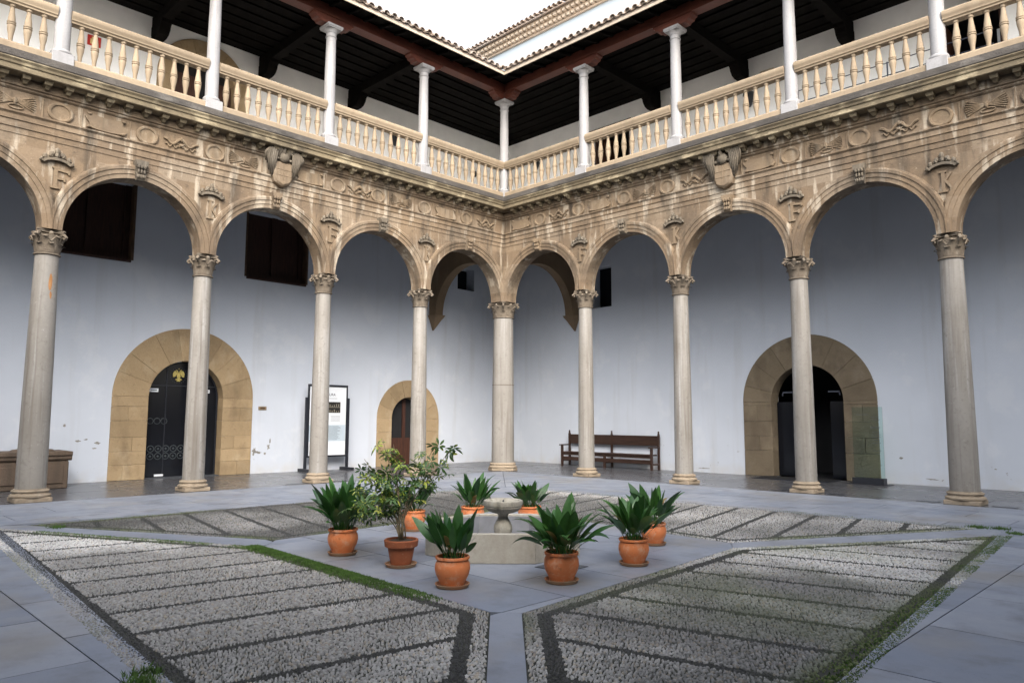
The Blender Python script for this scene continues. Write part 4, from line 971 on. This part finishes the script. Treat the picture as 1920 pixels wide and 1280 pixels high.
# ------------------------------------------------------------------ furniture and signs in the galleries
# bench
t = thing('wooden_bench', 'long dark wooden bench with armrests against the white wall', 'bench', T('R',1.36,3.42,0), 0)
for x in (-1.78, 0, 1.78):
    MB().box(x-.03,x+.03,.15,.21,0,1.06).obj('back_post', 'benchwood', t)
    MB().lathe([(1.061,.03),(1.09,.034),(1.11,.022),(1.135,.03),(1.155,.026),(1.17,.008)],10,(x,.18)).obj('finial', 'benchwood', t, smooth='angle')
    MB().box(x-.035,x+.035,-.24,-.175,0,.66 if x else .42).obj('leg', 'benchwood', t); MB().box(x-.025,x+.025,-.174,.149,.14,.20).obj('stretcher', 'benchwood', t)
for x in (-1.78, 1.78): MB().box(x-.05,x+.05,-.32,.148,.661,.70).obj('armrest', 'benchwood', t, bevel=.008)
MB().box(-1.745,1.745,.165,.195,.72,1.03).obj('backrest', 'benchwood', t, bevel=.006)
MB().box(-1.74,1.74,-.25,.148,.421,.465).obj('seat', 'benchwood', t, bevel=.006)
MB().box(-1.74,1.74,-.215,-.195,.18,.30).obj('front_rail', 'benchwood', t); MB().box(-1.74,1.74,-.215,-.195,.35,.418).obj('apron', 'benchwood', t)
# information stand
t = thing('information_stand', 'black framed information poster on a floor stand against the wall', 'sign', T('L',-3.95,3.42,0), ROT['L'])
for x in (-.70,.70):
    MB().box(x-.035,x+.035,-.03,.03,.081,2.14).obj('upright', 'iron', t); MB().box(x-.06,x+.06,-.32,.30,0,.08).obj('foot', 'iron', t, bevel=.006)
for x0, x1, z0, z1 in ((-.66,.66,2.47,2.53),(-.66,.66,.40,.45),(-.66,-.62,.451,2.469),(.62,.66,.451,2.469)): MB().box(x0,x1,-.035,.025,z0,z1).obj('frame', 'iron', t)
po = MB().box(-.619,.619,-.012,.012,.452,2.468).obj('poster', 'paper', t)
def dec(x0, x1, z0, z1, mat, name, lay=0): return MB().box(x0,x1,-.0165-.002*lay,-.0145-.002*lay,z0,z1).obj(name, mat, po)
dec(-.50,.42,1.70,2.02,'photo','photo_print'); dec(-.50,.42,1.855,1.872,'photolight','photo_shelf',1)
for i in range(12): dec(-.47+i*.074,-.44+i*.074,1.88,1.88+random.uniform(.04,.09),'photolight','photo_figure',1); dec(-.47+i*.074,-.435+i*.074,1.72,1.72+random.uniform(.03,.08),'photolight','photo_figure',1)
dec(-.50,.03,1.42,1.62,'photo','photo_print'); dec(-.61,.61,.86,1.34,'bluepaper','text_panel')
for i in range(14): dec(-.48,.45-random.uniform(0,.12),1.30-i*.03,1.306-i*.03,'greyprint' if False else 'bluepaper','text_line',1) if False else dec(-.48,.45-random.uniform(0,.12),1.295-i*.03,1.302-i*.03,'slate','text_line',1)
for i in range(5): dec(.10,.42,1.60-i*.036,1.606-i*.036,'slate','text_line')
o = put('title_text', text_mesh('RESTAURA', .11, 'ink'), po, (-.02,-.0165,2.235)); dec(-.12,.30,2.12,2.128,'slate','text_line')
# stone chest
t = thing('stone_chest', 'old brown carved stone chest against the wall behind the thick column', 'chest', T('L',-12.1,2.9,0), ROT['L'])
MB().box(-1.15,1.15,-.50,.5,0,.60).obj('body', 'carved', t, bevel=.02); prof([(.55,.601),(-.50,.601),(-.54,.64),(-.54,.70),(-.57,.72),(-.57,.80),(.55,.80)], -1.2, 1.2).obj('lip', 'carved', t, bevel=.008)
for x in (-.8,0,.8): MB().box(x-.25,x+.25,-.525,-.501,.12,.5).obj('carved_panel', 'carved', t, bevel=.01)
MB().blob((.55,0,.80),(.45,.4,.07),14,6).obj('lid_carving', 'carved', t, smooth='s')
# plaques and small wall things
t = thing('wall_plaque', 'small brass plaque on the wall beside the left arched doorway', 'plaque', T('L',-5.85,D,1.81), ROT['L'])
MB().box(-.12,.12,-.02,-.001,-.05,.05).obj('plate', 'brass', t, bevel=.003); MB().box(-.07,.07,-.0225,-.0205,-.02,.025).obj('inscription', 'jamb', t)
t = thing('fire_sign', 'red fire alarm sign on the left upper gallery wall', 'sign', T('L',-10.66,D,10.84), ROT['L'])
MB().box(-.15,.15,-.02,-.001,-.13,.13).obj('plate', 'red', t); MB().box(-.09,.0,-.0235,-.0205,-.09,.04).obj('hand_symbol', 'yellow', t); MB().box(-.06,-.03,-.0265,-.024,.0,.10).obj('finger_symbol', 'yellow', t)
t = thing('wall_sign', 'small beige sign high on the right upper gallery wall', 'sign', T('R',6.93,D,11.42), 0)
MB().box(-.2,.2,-.03,-.001,-.08,.08).obj('plate', 'mort2', t, bevel=.004)
def lantern(label, side, u, z, sc):
    t = thing('wall_lantern', label, 'lantern', T(side,u,D,z), ROT[side])
    MB().tube([(0,-.01,.05*sc),(0,-.10*sc,.22*sc),(0,-.2*sc,.2*sc)], .015*sc, 6).obj('arm', 'iron', t)
    MB().lathe([(-.28*sc,.04*sc),(-.22*sc,.09*sc),(.05*sc,.15*sc),(.06*sc,.17*sc),(.18*sc,.05*sc),(.22*sc,.02*sc)], 6, (0,-.2*sc)).obj('lantern_body', 'iron', t)
    MB().lathe([(-.2*sc,.085*sc),(.03*sc,.14*sc)], 6, (0,-.206*sc)).obj('lantern_glass', 'doorglass', t)
lantern('black iron lantern on the left upper gallery wall', 'L', -1.62, 10.85, 1.0)
lantern('black iron lantern on the right upper gallery wall below the beige sign', 'R', 6.45, 10.78, 1.1)
lantern('small black lantern on the right upper gallery wall near the corner', 'R', -1.95, 10.88, .9)
t = thing('wall_socket_box', 'small black box low on the left upper gallery wall near the corner', 'box', T('L',2.05,D,10.56), ROT['L']); MB().box(-.12,.12,-.1,-.001,-.1,.1).obj('box', 'iron', t, bevel=.01); MB().box(-.05,.05,-.12,-.101,-.05,.05).obj('cover', 'slate', t)
# cable railing
t = thing('cable_railing', 'thin steel cable railing behind the right upper balustrade', 'railing', T('R',0,.75,8.19), 0)
for x in (9.05, 10.05, 11.0, 12.0, 12.9): MB().box(x-.012,x+.012,-.012,.012,0,1.02).obj('post', 'steel', t)
for z in (.40,.72,1.0): MB().tube([(9.0,0,z),(12.95,0,z)], .011, 6).obj('cable', 'steel', t)
t = thing('blue_crate', 'blue plastic crate on the upper gallery floor beside the railing', 'crate', T('R',12.05,1.2,8.19), 0)
MB().box(-.3,.3,-.2,.2,0,.42).obj('body','blue',t,bevel=.02); MB().box(-.32,.32,-.22,.22,.421,.46).obj('rim','blue',t)
# glass sign
t = thing('glass_sign', 'clear glass sign panel on a black block beside the right doorway', 'sign', T('R',9.42,3.1,0), 0)
MB().box(-.36,.36,-.10,.12,0,.15).obj('base_block', 'iron', t, bevel=.004); MB().box(-.5,.5,-.14,.16,.0005,.012).obj('base_plate', 'iron', t)
gp = MB().box(-.34,.36,0,.012,.151,1.85).obj('glass_panel', 'glass', t)
for z, x0, x1 in ((1.66,-.25,.05),(1.60,.10,.28),(1.54,.12,.30),(1.36,.08,.30),(1.33,.08,.30),(1.24,.12,.28),(1.18,.1,.3),(1.12,.1,.3),(1.05,.12,.28),(.98,.1,.3),(.80,.12,.30)): MB().box(x0,x1,-.003,-.001,z,z+.012).obj('text_line', 'slate', t)
# mat and floor plates
t = thing('door_mat', 'black door mat in front of the open right doorway', 'mat', T('R',7.55,3.25,0), 0); MB().box(-1.0,1.0,-.48,.44,.002,.018).obj('rubber_border', 'iron', t); MB().box(-.94,.94,-.42,.38,.0181,.024).obj('pile', 'dark', t)
for side, k_, e, lb in (('R',3,-.62,'on the bench side of the doorway column'),('R',3,.62,'on the glass sign side of the doorway column'),('R',4,-.62,'on the doorway side of the thick column near the glass sign'),('R',4,.62,'on the far side of the thick column near the glass sign'),
                        ('L',2,.62,'on the small door side of the column by the information stand'),('L',2,-.62,'on the glazed doorway side of the column by the information stand')):
    t = thing('floor_plate', 'flat dark floor plate '+lb, 'floor plate', T(side,P[k_]*SG[side]+e,-.02,0), ROT[side], 'floor plates beside the columns')
    MB().box(-.2,.2,-.06,.06,.001,.007).obj('plate', 'slate', t); MB().box(-.17,.17,-.04,.04,.0072,.009).obj('lens', 'doorglass', t)

# ------------------------------------------------------------------ fountain
FC = (9.59,-9.435)
t = thing('fountain', 'octagonal pale stone fountain basin with mossy bowl on a pedestal', 'fountain', (FC[0],FC[1],0), math.radians(-45.7))
def octo(ap, a0=0): R_ = ap/math.cos(PI/8); return [(R_*math.cos(PI/8+i*PI/4+a0), R_*math.sin(PI/8+i*PI/4+a0)) for i in range(8)]
oo, ii = octo(.876), octo(.79)
for i in range(8):
    j = (i+1) % 8; poly = [oo[i], oo[j], ii[j], ii[i]]; cx = sum(p[0] for p in poly)/4; cy = sum(p[1] for p in poly)/4
    MB().prism([(cx+(p[0]-cx)*.992, cy+(p[1]-cy)*.996) for p in poly], 0, .31, lambda x, y, z: (x, y, z)).obj('basin_slab', 'basin', t, bevel=.006)
MB().prism(octo(.80), .0, .05, lambda x, y, z: (x, y, z)).obj('basin_floor', 'basinin', t)
for i in range(8):
    a, b_ = octo(.788)[i], octo(.788)[(i+1)%8]; a2, b2 = octo(.775)[i], octo(.775)[(i+1)%8]
    MB().prism([a, b_, b2, a2], .051, .285, lambda x, y, z: (x, y, z)).obj('basin_lining', 'basinin', t)
pd = MB().lathe([(.05,.12),(.09,.12),(.10,.072),(.14,.08),(.19,.102),(.235,.112),(.275,.108),(.32,.088),(.36,.064),(.39,.056),(.415,.07),(.43,.085)], 24); pd.obj('pedestal', 'fount', t, smooth='angle')
bw = MB().lathe([(.425,.075),(.428,.115),(.445,.165),(.468,.20),(.495,.219),(.508,.214),(.514,.226),(.552,.234),(.572,.230),(.578,.220),(.575,.198),(.55,.180),(.52,.15),(.51,.06)], 32, rf=lambda a, z: 1+.012*math.cos(16*a)); bw.obj('bowl', 'fount', t, smooth='angle')
MB().lathe([(.511,.012),(.575,.008),(.58,.004)], 8).obj('spout', 'iron', t)
t = thing('drain_cover', 'dark slate square set in the paving beside the fountain', 'drain', (10.75,-9.72,0), math.radians(4)); MB().box(-.2,.2,-.2,.2,.002,.006).obj('plate', 'slate', t); MB().box(-.03,.03,-.03,.03,.0062,.009).obj('lift_ring', 'iron', t)

# ------------------------------------------------------------------ potted plants
def leaf_mesh(L_, W, bend, twist, mat, seedv):
    rr = random.Random(seedv); n = 10; vs = []; fs = []
    x = z = 0; ang = math.radians(82)
    pet = .30
    for i in range(n+1):
        t = i/n
        if t < pet: w_ = .0055
        else: q = (t-pet)/(1-pet); w_ = W*.5*(math.sin(PI*min(1, q**.72))**.85)+.001
        tw = twist*t; cu = .25*w_
        vs += [(x, -w_*math.cos(tw), z+cu-w_*math.sin(tw)*.6), (x, 0, z-cu*.3), (x, w_*math.cos(tw), z+cu+w_*math.sin(tw)*.6)]
        st = L_/n; x += math.cos(ang)*st; z += math.sin(ang)*st; ang -= bend/n*(0.35+1.6*t)
    for i in range(n):
        for e in (0,1): fs.append((i*3+e, i*3+e+1, i*3+e+4, i*3+e+3))
    b = MB(); b.add(vs, fs); me = b.mesh('leaf', mat, recalc=False); me.shade_smooth(); return me
random.seed(3)
LV = [leaf_mesh(.50+.05*(i % 3), .086+.012*(i % 4), bd, random.uniform(-.5,.5), 'leaf', i) for i, bd in enumerate((.15,.3,.45,.6,.8,1.0,1.25,1.55))]
LVD = leaf_mesh(.42,.07,1.1,.4,'dryleaf',9)
POT = [(.028,.105),(.032,.118),(.06,.128),(.12,.158),(.17,.170),(.22,.166),(.255,.150),(.262,.152),(.266,.164),(.285,.166),(.292,.160),(.29,.148),(.25,.140)]
SAU = [(0,.125),(.004,.15),(.03,.165),(.036,.168),(.036,.158),(.014,.14)]
potm = sm(MB().lathe(POT, 36).mesh('pot','terra'), 50); saum = sm(MB().lathe(SAU, 32).mesh('saucer','saucer'), 40)
soilm = MB().lathe([(.24,.13),(.262,.139),(.27,.06)], 20).mesh('soil','soil')
footm = sm(MB().lathe([(.016,.112),(.05,.122),(.062,.124)],32).mesh('pot_foot','saucer'),50)
def aspid(loc, label, nl, lscale, spread, sd_, ps=1.0, up_=1.0, foot=True):
    rr = random.Random(sd_)
    t = thing('potted_plant', label, 'potted plant', loc, rr.uniform(0,6), 'terracotta pots of broad-leaved plants round the fountain')
    for nme, me in (('pot',potm),('saucer',saum),('soil',soilm)):
        o = put(nme, me, t); o.scale = (ps,ps,ps)
    o = put('pot_foot', footm, t); o.scale = (ps*1.012,ps*1.012,ps)
    nl = int(nl*1.35)
    for i in range(nl):
        q = (i+rr.random())/nl; a = i*2.39996+rr.uniform(-.5,.5); r0 = .105*math.sqrt(q)*ps
        k_ = min(7, max(0, int(q*6*spread+rr.gauss(.3,1.7))))
        o = put('leaf', LV[k_] if rr.random() > .06 else LVD, t, (r0*math.cos(a), r0*math.sin(a), .258*ps))
        o.rotation_euler = (rr.gauss(0,.22), rr.gauss(.05,.12)+.45*q*spread*(2-up_), a+rr.gauss(0,.5)); sc = lscale*rr.uniform(.5,1.06); o.scale = (sc, sc*rr.uniform(.85,1.25), sc)
        if i % 5 == 4: pass
    return t
BK = .115
def back(p): return (p[0]-.71*BK*1.2, p[1]+.70*BK*1.2, 0)
aspid(back((8.641,-11.057)), 'big dark bushy plant in a terracotta pot beside the variegated shrub', 78, 1.12, .85, 101, 1.0)
aspid(back((10.743,-11.224)), 'upright stiff-leaved plant in a terracotta pot in front of the fountain', 46, .86, .25, 102, .96)
aspid(back((11.32,-10.361)), 'wide spreading plant in a terracotta pot beside the slate drain', 66, .98, 1.15, 103, .98)
aspid(back((11.307,-9.175)), 'leaning dark plant in a terracotta pot overlapping another pot', 48, 1.0, .8, 104, .95)
aspid(back((10.738,-7.957)), 'plant with one tall leaf in a terracotta pot at the back of an overlapping pair', 34, 1.0, .5, 105, .92)
aspid(back((7.775,-9.379)), 'sparse plant in a terracotta pot behind the variegated shrub', 30, .95, .95, 106, .96)
aspid((7.98,-8.46,0), 'plant with tall centre leaf in a terracotta pot behind the fountain bowl', 40, 1.0, .7, 107, 1.0)
aspid((8.52,-7.84,0), 'short bushy plant in a terracotta pot behind the fountain', 44, .82, .8, 108, 1.0)
# variegated shrub
def whorl(mats_y, sd_):
    rr = random.Random(sd_); b = MB(); n = 7
    for i in range(n):
        a = 2*PI*i/n+rr.uniform(-.2,.2); L_ = rr.uniform(.075,.105); W = L_*.30; dr = rr.uniform(-.45,-.1)
        d = Vector((math.cos(a), math.sin(a), 0)); p = Vector((-d.y, d.x, 0)); vs = []
        for t, w_ in ((.12,.08),(.35,.75),(.6,1.0),(.85,.62),(1.0,.03)):
            c_ = d*L_*t+Vector((0,0,dr*L_*t*t)); vs += [c_-p*W*w_*.5+Vector((0,0,.004*w_)), c_, c_+p*W*w_*.5+Vector((0,0,.004*w_))]
        b.add(vs, [(j*3+e, j*3+e+1, j*3+e+4, j*3+e+3) for j in range(4) for e in (0,1)])
    b.tube([(0,0,0),(0,0,-.05)], .0022, 4)
    me = b.mesh('leaf', 'sch', recalc=False); me.materials.append(M['schy']); me.shade_smooth()
    nf = len(me.polygons)
    for pi, p in enumerate(me.polygons):
        if pi < 56:
            leafi = pi//8
            if mats_y > 0 and (rr.random() < mats_y*(.9 if leafi % 2 else .55)): p.material_index = 1
    return me
WH = [whorl(y_, 40+i) for i, y_ in enumerate((0,0,.12,.2,.75,.95))]
sp = back((9.648,-10.991))
t = thing('variegated_shrub', 'tall variegated green and yellow shrub in an old rimmed terracotta pot', 'potted shrub', sp, 0)
sm(MB().lathe([(.03,.108),(.20,.142),(.205,.165),(.21,.172),(.27,.180),(.28,.172),(.278,.155),(.24,.148)], 36).obj('pot','terra2',t).data, 45)
put('saucer', saum, t); put('soil', soilm, t)
rr = random.Random(8)
stems = []
# camera right vector is (.71,.70); the crown leans left low down and right at the top
rv = Vector((.71,.70,0)); fv = Vector((-.70,.71,0))
tips = [(-.42,.05,.98),(-.30,-.08,.80),(-.48,.10,.62),(-.36,.0,.46),(-.12,.12,1.16),(.36,.06,1.24),(.50,-.03,1.10),(.20,.10,1.06),(-.20,-.14,.58),(-.26,.16,.92),(.46,.08,.96),(-.22,.02,1.22),(-.46,-.06,.34),(-.30,.1,.26)]
for i, (a, b_, h) in enumerate(tips):
    p0 = Vector((rr.gauss(0,.02), rr.gauss(0,.02), .26)); p3 = rv*a+fv*b_+Vector((0,0,.26+h*.86)); p1 = p0+Vector((0,0,h*.4)); p2 = (p0+p3)/2+Vector((0,0,.08))
    if h < .4: p1 = p0+Vector((0,0,.45)); p2 = p0.lerp(p3,.6)+Vector((0,0,.28))
    pts_ = [p0*(1-s_)**3+p1*3*s_*(1-s_)**2+p2*3*s_*s_*(1-s_)+p3*s_**3 for s_ in np.linspace(0,1,9)]
    MB().tube(pts_, [.0075-.005*q/8 for q in range(9)], 6).obj('branch', 'stem', t, smooth='s')
    nW = 12
    for k_ in range(nW):
        q = .48+.52*(k_+rr.random())/nW; j = min(7, int(q*8)); pos = pts_[j].lerp(pts_[min(8,j+1)], q*8-j)
        off = Vector((rr.gauss(0,.075), rr.gauss(0,.075), rr.gauss(0,.05)))
        top_ = q > .8; me = WH[rr.choice((4,5,3)) if rr.random() < (.6 if top_ else .35) else rr.choice((0,1,2,3))]
        o = put('leaf', me, t, pos+off); o.rotation_euler = (rr.gauss(0,.55), rr.gauss(0,.55), rr.uniform(0,6.28)); sc = rr.uniform(.75,1.25); o.scale = (sc,)*3
